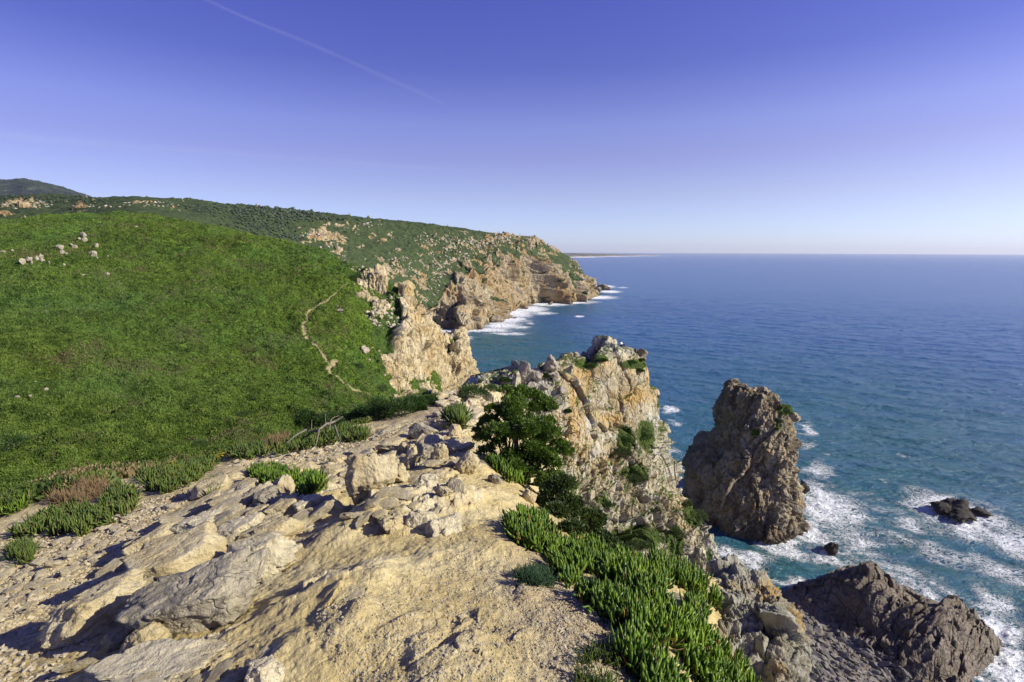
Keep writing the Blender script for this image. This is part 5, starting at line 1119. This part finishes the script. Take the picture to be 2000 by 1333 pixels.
# yellow flowers
M_YEL = leaf_mat('yellow_petal', (.62, .50, .02), (.75, .62, .05), trans=.1)
def flowers(label, poly, n, s, up, surf=G):
    pts = poly_points(poly, n, r, surf, 0) + [0, 0, up]; c = pts.mean(0); d = 0; n = len(pts); a = np.tile(np.arange(9) * .698, n); pp_ = np.repeat(pts, 9, 0)
    dd = np.stack([np.cos(a), np.sin(a), np.full(len(a), .35)], 1); V, Fa, t = fingers(pp_, dd, np.full(len(a), s), np.full(len(a), s * .45), r, .1)
    o = link('yellow_flowers', raw_mesh('yellow_flowers', V - c, Fa, M_YEL, {'t': t, 'rnd': np.repeat(r.uniform(0, .8, len(a)), 10)}), None, c); tag(o, label, 'flowers')
flowers('yellow flowers beside the succulent tuft at the foot of the juniper', [(1018, 922), (1045, 918), (1052, 928), (1022, 930)], 40, .013, .15)
flowers('yellow flowers in the succulent bank on the lip', [(420, 900), (440, 893), (445, 900), (425, 906)], 36, .014, .12)
flowers('pale yellow flowers near the dead hummock', [(540, 878), (555, 876), (556, 886), (542, 888)], 36, .015, .13)
flowers('single yellow flowers in the left succulent bank', [(325, 905), (345, 900), (350, 922), (330, 925)], 12, .014, .13)

# leafy shrubs
def sprays(c, rad, n, ls, r, up=.3, sub=14, nrm_bias=.8):
    """foliage: sub clumps inside an ellipsoid, each of many small leaf faces"""
    nb = max(4, int(n / sub)); dirs = r.normal(size=(nb, 3)); dirs /= np.linalg.norm(dirs, axis=1, keepdims=True); dirs[:, 2] = np.where(dirs[:, 2] < -.2, -dirs[:, 2] * .5, dirs[:, 2])
    cc = dirs * (r.uniform(.25, 1, nb) ** .4)[:, None] * np.array(rad); idx = np.repeat(np.arange(nb), sub); m = len(idx)
    bs = np.mean(rad) * .2; l = r.normal(size=(m, 3)); l /= np.linalg.norm(l, axis=1, keepdims=True); p = c + cc[idx] + l * bs * r.uniform(.3, 1, m)[:, None]
    d = l * .7 + dirs[idx] * .6 + [0, 0, up] + r.normal(0, .35, (m, 3)); d /= np.linalg.norm(d, axis=1, keepdims=True)
    s = np.cross(d, r.normal(size=(m, 3))); s /= np.linalg.norm(s, axis=1, keepdims=True) + 1e-9
    L_ = ls * r.uniform(.6, 1.4, m); w_ = L_ * .42
    V = np.stack([p, p + d * (L_ * .5)[:, None] + s * (w_ * .5)[:, None], p + d * L_[:, None], p + d * (L_ * .5)[:, None] - s * (w_ * .5)[:, None]], 1)
    cl = r.uniform(0, 1, nb)[idx] * .65 + r.uniform(0, 1, m) * .35
    return V.reshape(-1, 3), np.arange(m * 4).reshape(-1, 4), np.repeat(cl, 4)
def tube(pts, r0, r1, k=6):
    pts = catmull(np.array(pts, float), max(8, len(pts) * 5)); n = len(pts); t = np.gradient(pts, axis=0); t /= np.linalg.norm(t, axis=1, keepdims=True) + 1e-9
    s = np.cross(t, [.3, .2, .93]); s /= np.linalg.norm(s, axis=1, keepdims=True) + 1e-9; b = np.cross(t, s); a = np.arange(k) * 2 * np.pi / k; rr = np.linspace(r0, r1, n)[:, None, None]
    V = pts[:, None] + (s[:, None] * np.cos(a)[None, :, None] + b[:, None] * np.sin(a)[None, :, None]) * rr
    return V.reshape(-1, 3), grid_faces(n, k, wrap=True)
def join(parts):
    vs, fs, off = [], [], 0
    for V, Fa in parts: vs.append(V); fs.append(Fa + off); off += len(V)
    return np.concatenate(vs), np.concatenate(fs)
mb = NT('grey_bark'); M_BARK = mb.done(mb.ramp(mb.noise(25, 5, .7), [(.3, (.08, .065, .05)), (.7, (.28, .25, .21))]), .9, mb.bump(mb.noise(60, 4), .6, .01), .1)
M_JUN = leaf_mat('juniper_leaf', (.026, .062, .009), (.15, .225, .03), trans=.22, rough=.6)
M_SHR = leaf_mat('shrub_leaf', (.016, .045, .008), (.06, .115, .018), trans=.2, rough=.6)
M_OLV = leaf_mat('olive_leaf', (.03, .055, .018), (.10, .14, .045), trans=.2, rough=.6)
# juniper
jb = G1(1005, 935) + [0, .35, -.1]; jroot = link('juniper_bush', None, None, jb); tag(jroot, 'large rounded dark green juniper bush growing beside the path on the ridge', 'bush')
clumps = [(1000, 800, 40, 8.3), (1035, 785, 36, 8.5), (985, 785, 26, 8.5), (1055, 810, 30, 8.4), (965, 830, 32, 8.2), (1000, 840, 46, 8.0), (1040, 845, 40, 8.0), (955, 870, 28, 7.9), (985, 880, 40, 7.7), (1030, 880, 40, 7.7), (1070, 860, 30, 7.9), (1090, 875, 26, 7.9), (1075, 890, 28, 7.8), (1005, 910, 34, 7.5), (1050, 910, 30, 7.6), (1068, 795, 18, 8.5), (1015, 770, 20, 8.7), (1050, 775, 16, 8.7), (945, 850, 14, 8.0), (1105, 880, 14, 8.0), (975, 808, 24, 8.3), (1075, 925, 26, 7.6), (1085, 955, 26, 7.3), (1060, 945, 22, 7.2), (1020, 825, 30, 7.8), (960, 900, 20, 7.6), (930, 835, 10, 8.1)]
V_, F_, A_ = [], [], []; off = 0; bp = []
for (u, v, rp, y) in clumps:
    c = P(u, v, jb[1] + (y - 7.9) * .9); k = np.linalg.norm(c - [0, 0, CAMZ]) / 1000; rad = rp * k * .82
    for q in range(3):
        cc = c + r.normal(0, rad * .45, 3); V, Fa, a = sprays(cc, (rad * .72, rad * .72, rad * .62), int(1700 * (rp / 35) ** 2), .032, r, .35, 26)
        V_.append(V); F_.append(Fa + off); A_.append(a); off += len(V)
    mid_ = (jb + c) / 2 + r.normal(0, .08, 3); bp.append(tube([jb - [0, 0, .1], mid_, c + [0, rad * .3, 0]], .022, .005))
    for q in range(3): e = c + r.normal(0, rad * .5, 3); bp.append(tube([mid_ * .4 + c * .6, (c + e) / 2 + r.normal(0, .03, 3), e], .006, .002, 5))
link('foliage', raw_mesh('foliage', np.concatenate(V_) - jb, np.concatenate(F_), M_JUN, {'rnd': np.concatenate(A_), 't': np.concatenate(A_)}, smooth=False), jroot)
V, Fa = join(bp); link('branches', raw_mesh('branches', V - jb, Fa, M_BARK), jroot)

def shrub(label, p, rad, n, ls, mat, r, group=None, name='shrub', twig=True):
    V, Fa, a = sprays(np.zeros(3), rad, n, ls, r, .4, 18)
    o = link(name, None, None, p - [0, 0, .1 * rad[2]]); tag(o, label, 'shrub', group)
    link('foliage', raw_mesh('foliage', V + [0, 0, rad[2] * .45], Fa, mat, {'rnd': a, 't': a}, smooth=False), o)
    bpz = [tube([(0, 0, -.3 * rad[2]), r.normal(0, .25, 3) * rad + [0, 0, .2 * rad[2]], r.normal(0, .5, 3) * rad + [0, 0, .6 * rad[2]]], rad[2] * .05, rad[2] * .012, 5) for _ in range(5)]
    V, Fa = join(bpz); link('branches', raw_mesh('branches', V, Fa, M_BARK), o)
    return o
for (u, v, rp, rv) in [(1078, 962, 26, 18), (1110, 985, 26, 18), (1085, 1000, 22, 14), (1130, 1010, 26, 20), (1150, 1040, 28, 18), (1115, 1035, 22, 14), (1180, 1062, 26, 16), (1065, 985, 18, 14), (1210, 1085, 24, 14), (1098, 945, 22, 16), (1160, 1015, 20, 16)]:
    p = G1(u, v + rv * .4)
    if np.isnan(p[0]) or p[1] > 12: p = P(u, v + rv * .4, 5.2)
    k = np.linalg.norm(p - [0, 0, CAMZ]) / 1000; shrub('dull green shrub tumbling down the bank between the juniper and the large succulent carpet', p, np.array([rp, rp * .8, rv]) * k, 2600, .035, M_OLV, r, 'shrubs on the bank below the juniper')
fr_sh = [(600, 835, 22, 16, 'dark round shrub standing alone on the slope just past the dead branches'), (640, 832, 30, 12, 'low dark shrub right of the lone round one beyond the lip'), (680, 822, 34, 12, 'low dark shrub in the middle of the fringe beyond the lip'), (715, 812, 30, 14, 'dense dark shrub left of the thickest one on the lip'), (745, 806, 34, 20, 'thickest dark green shrub on the lip below the end of the trail'), (780, 805, 34, 18, 'dark green shrub where the lip meets the foot of the tan cliff'), (808, 790, 30, 10, 'flat green shrub under the tan cliff on the lip'), (835, 786, 24, 8, 'small flat shrub on the lip left of the rubble path'), (925, 772, 34, 14, 'green shrub hiding the lower half of the person at the saddle'), (958, 762, 16, 8, 'small shrub at the saddle beside the sea gap'), (890, 812, 22, 8, 'low shrub in the rubble left of the juniper'), (820, 800, 14, 8, 'small bush on the rubble at the left of the path')]
for (u, v, rp, rv, label) in fr_sh:
    p = G1(u, v + rv * .5)
    if np.isnan(p[0]): p = P(u, v, 14 if u < 700 else 24)
    k = np.linalg.norm(p - [0, 0, CAMZ]) / 1000; rad = np.array([rp * k * .95, rp * k * .7, rv * k * 1.5])
    shrub(label, p, rad, 4600, max(.05, rp * k * .07), M_SHR, r)
hs = [(1150, 712, 20, 9, 'left green patch near the top of the headland face'), (1178, 702, 14, 7, 'small green patch just below the dark grey crest boulder'), (1232, 706, 18, 8, 'upper half of the green streak on the right shoulder of the headland'), (1250, 722, 14, 9, 'lower half of the green streak on the right shoulder of the headland'), (1220, 855, 18, 24, 'dark bush in the middle of the headland face'), (1262, 848, 18, 30, 'tall dark bush right of the middle of the headland face'), (1215, 880, 22, 16, 'olive scrub under the dark bush in the middle of the headland'), (1245, 930, 26, 18, 'green scrub on the lower middle ledge of the headland'), (1340, 985, 14, 16, 'dark scrub beside the grassy shoulder low on the headland'), (1365, 1005, 22, 26, 'bright grassy shoulder low on the right edge of the headland'), (1185, 985, 18, 10, 'scrub on the left foot of the headland face'), (1248, 1062, 30, 14, 'wide scrub patch at the bottom of the headland face'), (1320, 1040, 14, 26, 'hanging scrub on the lower right slab of the headland'), (985, 740, 18, 10, 'low bush left of the tall pointed crest boulder'), (1066, 732, 14, 8, 'small bush between the rounded boulder and the jumble'), (1110, 800, 9, 8, 'tiny bush on the left part of the headland face'), (1255, 702, 8, 4, 'tiny green cushion on the very right shoulder of the headland')]
for (u, v, rp, rv, label) in hs:
    p = pick(HEADP, HU, HV, u, max(v + rv * .2, project(topat(u))[1] + 3)); k = np.linalg.norm(p - [0, 0, CAMZ]) / 1000; rad = np.array([rp * k * .8, rp * k * .45, rv * k * .62])
    shrub(label, p - [0, 0, rad[2] * .35], rad, 3600, max(.1, rp * k * .07), M_OLV if 'scrub' in label or 'grassy' in label else M_SHR, r)
# scrub cover of the big hillside: leaf tufts nobody could count
def tuft_cover(name, pts, size, per, mat, r, cn=25):
    n = len(pts); idx = np.repeat(np.arange(n), per); m = len(idx); sz = np.asarray(size)[idx]
    p = pts[idx] + np.stack([r.normal(0, .3, m), r.normal(0, .3, m), r.uniform(-.1, .25, m)], 1) * sz[:, None]
    d = rand_dirs(m, r, 1.25); s = np.cross(d, r.normal(size=(m, 3))); s /= np.linalg.norm(s, axis=1, keepdims=True) + 1e-9
    L_ = sz * r.uniform(.4, 1.0, m); w_ = L_ * .8
    V = np.stack([p - s * (w_ * .5)[:, None], p + s * (w_ * .5)[:, None], p + d * L_[:, None]], 1).reshape(-1, 3)
    g = np.clip(fbm(pts * .03, 3, cn) * .7 + fbm(pts * .35, 5, cn + 1, gain=.7) * 1.3 + .5, 0, 1) * .65 + r.uniform(0, 1, n) * .35; g = np.minimum(g, .895); hue_ = np.clip(fbm(pts * .022, 4, cn + 7) * 1.6 + .35, 0, 1); g[(fbm(pts * .09, 6, cn + 2, gain=.75) + r.normal(0, .16, n)) > .38] = .97
    o = link(name, raw_mesh(name, V, np.arange(m * 3).reshape(-1, 3), mat, {'rnd': np.repeat(g[idx], 3), 't': np.repeat(hue_[idx], 3)}, smooth=False)); tag(o, kind='stuff'); return o
uu_ = r.uniform(-120, 860, 150000); vv_ = r.uniform(405, 980, 150000); hp4 = Gh(uu_, vv_); ok = ~np.isnan(hp4[:, 0]); hp4 = hp4[ok]; ok = ok[ok]
pv_ = grid_lookup(pathm, HA0, HA1, H0, H1, 1, hp4[:, 0], hp4[:, 1]); ok &= pv_ < .3
hp4 = hp4[ok]; ds = np.linalg.norm(hp4 - [0, 0, CAMZ], axis=1)
M_TUFT = leaf_mat('scrub_leaf', (.045, .078, .016), (.175, .245, .048), (.15, .14, .065), trans=.3, rough=.7, spec=.1)
tuft_cover('scrub', hp4, .14 + ds * .0014 * r.uniform(.5, 1.6, len(ds)), 5, M_TUFT, r)
print('tufts', len(hp4), time.time() - T0)
# grass on the bank just past the lip
bk = poly_points([(-120, 1000), (0, 975), (100, 935), (250, 900), (430, 870), (600, 838), (760, 800), (760, 815), (600, 852), (430, 895), (260, 930), (100, 965), (0, 1005), (-120, 1040)], 9000, r, G, 1.0)
tuft_cover('bank_grass', bk, np.full(len(bk), .16), 6, leaf_mat('bank_leaf', (.03, .06, .012), (.13, .18, .035), (.25, .19, .10)), r, 29)
# bushes dotted on the hillside
hb_ = [(20, 880, 26, 14, 'dark hollow bush at the left edge low on the hillside'), (112, 958, 14, 10, 'small dark bush behind the dried root mat'), (390, 872, 14, 6, 'small dark bush low on the hillside above the lip flowers'), (475, 812, 10, 5, 'tiny dark bush alone on the lower hillside'), (700, 720, 12, 6, 'dark bush left of the lower cliff edge'), (745, 765, 14, 8, 'grey green bush near the foot of the tan cliff'), (700, 550, 22, 10, 'dark thicket at the top of the trail')]
for (u, v, rp, rv, label) in hb_:
    p = Gh(np.array([float(u)]), np.array([float(v)]))[0]
    if np.isnan(p[0]): continue
    k = np.linalg.norm(p - [0, 0, CAMZ]) / 1000; shrub(label, p, np.array([rp * k, rp * k, rv * k * 1.3]), 1800, rp * k * .1, M_SHR, r)

# wood along the skyline
pts = patch_points(FARP, FARU, FARV, [(450, 412, 70, 7), (540, 416, 70, 8), (500, 430, 60, 14), (590, 425, 40, 7), (520, 450, 40, 14), (560, 465, 30, 8), (400, 406, 40, 5), (60, 388, 90, 4), (150, 395, 60, 5), (650, 430, 40, 4)], 2600, r)
base = [rock_shape(700 + i, (1, 1, .8), sub=2, planes=16, rough=2.2, round_=1) for i in range(6)]; vv, ff, rn_, off = [], [], [], 0
for p in pts:
    b, f = base[int(r.integers(6))]; s = p[1] * .006 * r.uniform(.4, 1.2); vv.append(b * s * [1, 1, r.uniform(.7, 1.1)] + p + [0, 0, s * .25]); ff.append(f + off); off += len(b); rn_.append(np.full(len(b), r.uniform(0, 1)))
tag(link('distant_wood', raw_mesh('distant_wood', np.concatenate(vv), np.concatenate(ff), leaf_mat('wood_leaf', (.014, .026, .014), (.04, .06, .026), trans=.05), {'rnd': np.concatenate(rn_), 't': np.concatenate(rn_)}, smooth=False)), kind='stuff')

# dead grey branches on the bank
db = G1(640, 862); dl = []
def bw(u, v, up): p = G1(u, v); return p + [0, 0, up]
for seg, r0, r1 in [([(566, 862, .42), (580, 868, .32), (600, 870, .28), (625, 866, .3), (640, 858, .35)], .009, .024), ([(640, 858, .33), (655, 854, .35), (672, 850, .42)], .03, .02), ([(638, 860, .3), (638, 857, .62)], .01, .004), ([(625, 866, .3), (622, 880, .25), (616, 888, .1)], .02, .008), ([(600, 872, .35), (580, 880, .3), (562, 886, .2)], .018, .006), ([(655, 858, .3), (662, 872, .2), (668, 880, .1)], .022, .006), ([(610, 868, .3), (612, 864, .5)], .012, .004), ([(645, 868, .3), (650, 866, .5), (664, 862, .55)], .015, .004)]:
    dl.append(tube([bw(*s) for s in seg], r0, r1, 7))
V, Fa = join(dl); o = link('dead_branch', raw_mesh('dead_branch', V - db, Fa, M_BARK), None, db); tag(o, 'bleached grey dead branches lying over the succulent bank above the pebbles', 'branch')

# ================================================================== PEOPLE
def plain(name, col, rough=.8):
    m = NT(name); c = m.mix(m.noise(40, 3), tuple(x * .8 for x in col), col); return m.done(c, rough, None, .2)
M_SKIN = plain('skin', (.45, .26, .18)); M_NAVY = plain('dark_cloth', (.012, .014, .03)); M_WCL = plain('white_cloth', (.7, .7, .72)); M_JEAN = plain('jeans', (.04, .05, .10)); M_HAIR = plain('hair', (.02, .014, .01)); M_MAR = plain('maroon_cloth', (.07, .012, .018)); M_TROU = plain('dark_trousers', (.015, .015, .018))
def skin_mesh(name, verts, edges, radii, mat, parent=None, loc=None, rz=0):
    me = bpy.data.meshes.new(name); me.from_pydata([tuple(v) for v in verts], edges, []); me.materials.append(mat)
    o = link(name, me, parent, loc); o.rotation_euler[2] = rz if not parent else 0
    sk = o.modifiers.new('skin', 'SKIN'); ss = o.modifiers.new('smooth', 'SUBSURF'); ss.levels = 1; ss.render_levels = 1
    for i, rr in enumerate(radii): me.skin_vertices[0].data[i].radius = (rr, rr)
    me.skin_vertices[0].data[0].use_root = True; sk.use_smooth_shade = True
    return o
def person(label, loc, rz, pose, top, legs, hat=None):
    if pose == 'sit':
        hip, kn, an, toe = (.09, 0, .12), (.13, -.42, .36), (.12, -.62, .02), (.12, -.80, .0); chest, neck, head = (0, .03, .45), (0, .0, .62), (0, -.03, .78); el, ha = (.24, -.12, .34), (.14, -.36, .38); pelvis = (0, 0, .13)
    else:
        hip, kn, an, toe = (.09, 0, .86), (.10, -.04, .48), (.10, .02, .06), (.10, -.14, .02); chest, neck, head = (0, .0, 1.25), (0, .0, 1.47), (0, -.02, 1.63); el, ha = (.27, .04, 1.08), (.25, -.12, .86); pelvis = (0, 0, .92)
    mx_ = lambda p: (-p[0], p[1], p[2]); sh = (.17, chest[1], chest[2] + .13)
    v = [pelvis, chest, neck, head, (head[0], head[1] - .02, head[2] + .09)]; e = [(0, 1), (1, 2), (2, 3), (3, 4)]; rad = [.13, .14, .055, .095, .07]
    for sgn in (lambda p: p, mx_):
        b = len(v); v += [sgn(hip), sgn(kn), sgn(an), sgn(toe)]; rad += [.09, .06, .042, .035]; e += [(0, b), (b, b + 1), (b + 1, b + 2), (b + 2, b + 3)]
        b = len(v); hv2 = sgn(ha); v += [sgn(sh), sgn(el), hv2]; rad += [.06, .042, .03]; e += [(1, b), (b, b + 1), (b + 1, b + 2)]
        for k in range(5):
            c = len(v); v.append((hv2[0] + (k - 2) * .018, hv2[1] - .07 + abs(k - 2) * .008, hv2[2] - .03)); rad.append(.009); e.append((b + 2, c))
    body = skin_mesh('person', v, e, rad, M_SKIN, None, loc, rz); tag(body, label, 'person')
    jv = [pelvis, chest, (neck[0], neck[1], neck[2] - .04)]; je = [(0, 1), (1, 2)]; jr = [.145, .158, .075]
    for sgn in (lambda p: p, mx_):
        b = len(jv); el2 = sgn(el); ha2 = sgn(ha); jv += [sgn(sh), el2, tuple(el2[i] * .25 + ha2[i] * .75 for i in range(3))]; jr += [.075, .055, .043]; je += [(1, b), (b, b + 1), (b + 1, b + 2)]
    skin_mesh('jacket', jv, je, jr, top, body)
    tv_ = [pelvis]; te = []; tr = [.14]
    for sgn in (lambda p: p, mx_):
        b = len(tv_); tv_ += [sgn(hip), sgn(kn), tuple(sgn(an)[i] * .9 + sgn(kn)[i] * .1 for i in range(3))]; tr += [.10, .075, .055]; te += [(0, b), (b, b + 1), (b + 1, b + 2)]
    skin_mesh('trousers', tv_, te, tr, legs, body)
    skin_mesh('hair', [(head[0], head[1] + .03, head[2] - .02), (head[0], head[1] + .02, head[2] + .06), (head[0], head[1] - .02, head[2] + .11)], [(0, 1), (1, 2)], [.085, .10, .075], M_HAIR, body)
    if hat: skin_mesh('cap', [(head[0], head[1], head[2] + .09), (head[0], head[1], head[2] + .14)], [(0, 1)], [.11, .09], hat, body)
def topz(pts, uu, vv, u, v0, v1):
    return pick(pts, uu, vv, u, v0)
pA = pick(HEADP, HU, HV, 1213, 678); kA = np.linalg.norm(pA - [0, 0, CAMZ]) / 1000
pA = topat(1213); pA = P(1213, max(677, float(project(pA)[1]) + 1), pA[1])
person('person in a white top and dark trousers sitting on the summit of the headland', pA, .9, 'sit', M_WCL, M_JEAN)
person('person in dark clothes standing among the boulders left of the headland summit', P(1174, max(690, float(project(topat(1174))[1]) + 3), topat(1174)[1] + .2), .3, 'stand', M_NAVY, M_TROU)
pC = G1(925, 768)
person('person in a maroon top with a white cap sitting behind the shrub at the saddle', P(921.5, 764.5, 62), .2, 'sit', M_MAR, M_TROU, M_WCL)

# ================================================================== CONTRAILS
def contrail(label, px, alt, w0, w1, alpha):
    c = np.array([S(u, v, alt) for u, v in px]); c = catmull(c, 90); n = len(c)
    t = np.gradient(c, axis=0); t /= np.linalg.norm(t, axis=1, keepdims=True); s = np.cross(t, [0, 0, 1.]); s /= np.linalg.norm(s, axis=1, keepdims=True); a = np.linspace(0, 2 * np.pi, 24, endpoint=False)
    k_ = np.linalg.norm(c, axis=1)[:, None, None] / 1000; wd = np.linspace(w0, w1, n)[:, None, None] * k_
    wd = wd * np.maximum(sstep(0, 6, np.arange(n)) * sstep(n - 1, n - 30, np.arange(n)), .02)[:, None, None]
    V = c[:, None] + s[:, None] * np.cos(a)[None, :, None] * wd + np.array([0, 0, 1.]) * np.sin(a)[None, :, None] * wd
    m = NT('ice_trail'); f = m.n('ShaderNodeLayerWeight', {'Blend': .5}).outputs['Facing']
    al = m.math('MULTIPLY', m.math('POWER', m.math('SUBTRACT', 1, f), 2.2), m.math('MULTIPLY', m.noise(.0004, 4, .7), 2 * alpha))
    d_ = m.n('ShaderNodeBsdfTranslucent', {'Color': (.95, .95, .95)}); d2 = m.n('ShaderNodeBsdfDiffuse', {'Color': (.95, .95, .95)}); ad = m.n('ShaderNodeMixShader', {0: .5, 1: d_.outputs[0], 2: d2.outputs[0]})
    tr = m.n('ShaderNodeBsdfTransparent'); mx = m.n('ShaderNodeMixShader', {0: al, 1: tr.outputs[0], 2: ad.outputs[0]}); m.t.links.new(mx.outputs[0], m.out.inputs[0])
    o = link('contrail', raw_mesh('contrail', V - c[0], grid_faces(n, 24, wrap=True), m.m), None, c[0]); o.visible_shadow = True; tag(o, label, 'contrail')
contrail('thin diagonal white contrail crossing the upper left of the sky', [(340, -30), (480, 35), (620, 92), (760, 155), (850, 195), (930, 236)], 9000, 2.4, 6, .045)
contrail('faint wide contrail lying low and nearly level over the hills', [(-60, 258), (200, 282), (450, 300), (650, 315), (850, 330), (1000, 338)], 8500, 9, 4, .025)
print('objects', time.time() - T0)

# ================================================================== LIGHT
SUN_AZ = math.radians(103)      # clockwise from the view direction
SUN_EL = math.radians(30)
sd = bpy.data.lights.new('sun', 'SUN'); sd.energy = 5.0; sd.angle = math.radians(.53); sd.color = (1, .94, .77)
so = bpy.data.objects.new('sun', sd); COL.objects.link(so)
dirv = Vector((math.sin(SUN_AZ) * math.cos(SUN_EL), math.cos(SUN_AZ) * math.cos(SUN_EL), math.sin(SUN_EL)))
so.rotation_euler = dirv.to_track_quat('Z', 'Y').to_euler()
w = bpy.data.worlds.new('World'); scene.world = w; w.use_nodes = True
nt = w.node_tree; nt.nodes.clear()
sky = nt.nodes.new('ShaderNodeTexSky'); sky.sky_type = 'NISHITA'; sky.sun_disc = False
sky.sun_elevation = SUN_EL; sky.sun_rotation = SUN_AZ
sky.altitude = 100; sky.air_density = 1.0; sky.dust_density = .3; sky.ozone_density = 2.0
tint = nt.nodes.new('ShaderNodeMixRGB'); tint.blend_type = 'MULTIPLY'; tint.inputs[0].default_value = 1; 
tc = nt.nodes.new('ShaderNodeTexCoord'); sp = nt.nodes.new('ShaderNodeSeparateXYZ'); nt.links.new(tc.outputs['Generated'], sp.inputs[0])
def wramp(src, stops):
    q = nt.nodes.new('ShaderNodeValToRGB'); nt.links.new(src, q.inputs[0]); e = q.color_ramp.elements
    while len(e) < len(stops): e.new(.5)
    for i, (p_, c_) in enumerate(stops): e[i].position = p_; e[i].color = (*c_, 1)
    return q.outputs[0]
rz_ = wramp(sp.outputs[2], [(0, (.70, .86, 1.5)), (.03, (.70, .79, 1.30)), (.10, (.78, .68, .98)), (.17, (.78, .60, .92)), (.22, (.78, .62, 1.0)), (.31, (.50, .42, .92)), (.42, (.45, .38, 1.0)), (1, (.42, .38, .95))])
ax_ = nt.nodes.new('ShaderNodeMath'); ax_.operation = 'MULTIPLY_ADD'; nt.links.new(sp.outputs[0], ax_.inputs[0]); ax_.inputs[1].default_value = .5; ax_.inputs[2].default_value = .5
rx_ = wramp(ax_.outputs[0], [(.15, (.78, .78, .84)), (.5, (.98, .98, .99)), (.9, (1.06, 1.04, 1.0))])
tt_ = nt.nodes.new('ShaderNodeMixRGB'); tt_.blend_type = 'MULTIPLY'; tt_.inputs[0].default_value = 1; nt.links.new(rz_, tt_.inputs[1]); nt.links.new(rx_, tt_.inputs[2]); nt.links.new(tt_.outputs[0], tint.inputs[2])
bg = nt.nodes.new('ShaderNodeBackground'); bg.inputs[1].default_value = .110
wo = nt.nodes.new('ShaderNodeOutputWorld')
nt.links.new(sky.outputs[0], tint.inputs[1]); nt.links.new(tint.outputs[0], bg.inputs[0]); nt.links.new(bg.outputs[0], wo.inputs[0])
scene.view_settings.view_transform = 'Standard'; scene.view_settings.look = 'None'
scene.view_settings.exposure = .52; scene.view_settings.gamma = 1
scene.cycles.max_bounces = 6; scene.cycles.diffuse_bounces = 2; scene.cycles.glossy_bounces = 2; scene.cycles.transparent_max_bounces = 16

# thin sea haze
hz_m = bpy.data.materials.new('sea_haze'); hz_m.use_nodes = True; hn = hz_m.node_tree; hn.nodes.clear()
pvn = hn.nodes.new('ShaderNodeVolumePrincipled'); pvn.inputs['Color'].default_value = (.86, .90, 1, 1); pvn.inputs['Density'].default_value = 1.7e-5; pvn.inputs['Anisotropy'].default_value = .2
hno = hn.nodes.new('ShaderNodeOutputMaterial'); hn.links.new(pvn.outputs[0], hno.inputs['Volume'])
bpy.context.view_layer.update(); zs = [(o.matrix_world @ Vector(c)).z for o in scene.objects if o.type == 'MESH' for c in o.bound_box]
zlo = min(zs) - 1; zhi = max(z for z in zs if z < 3000) + 20; print('haze', zlo, zhi)
hb = np.array([[x, y, z] for z in (zlo, zhi) for y in (-400, 62000) for x in (-62000, 62000)], float)
hzo = link('haze', raw_mesh('haze', hb, np.array([[0, 2, 3, 1], [4, 5, 7, 6], [0, 1, 5, 4], [2, 6, 7, 3], [0, 4, 6, 2], [1, 3, 7, 5]]), hz_m, smooth=False)); tag(hzo, kind='stuff')
print('total script', time.time() - T0)
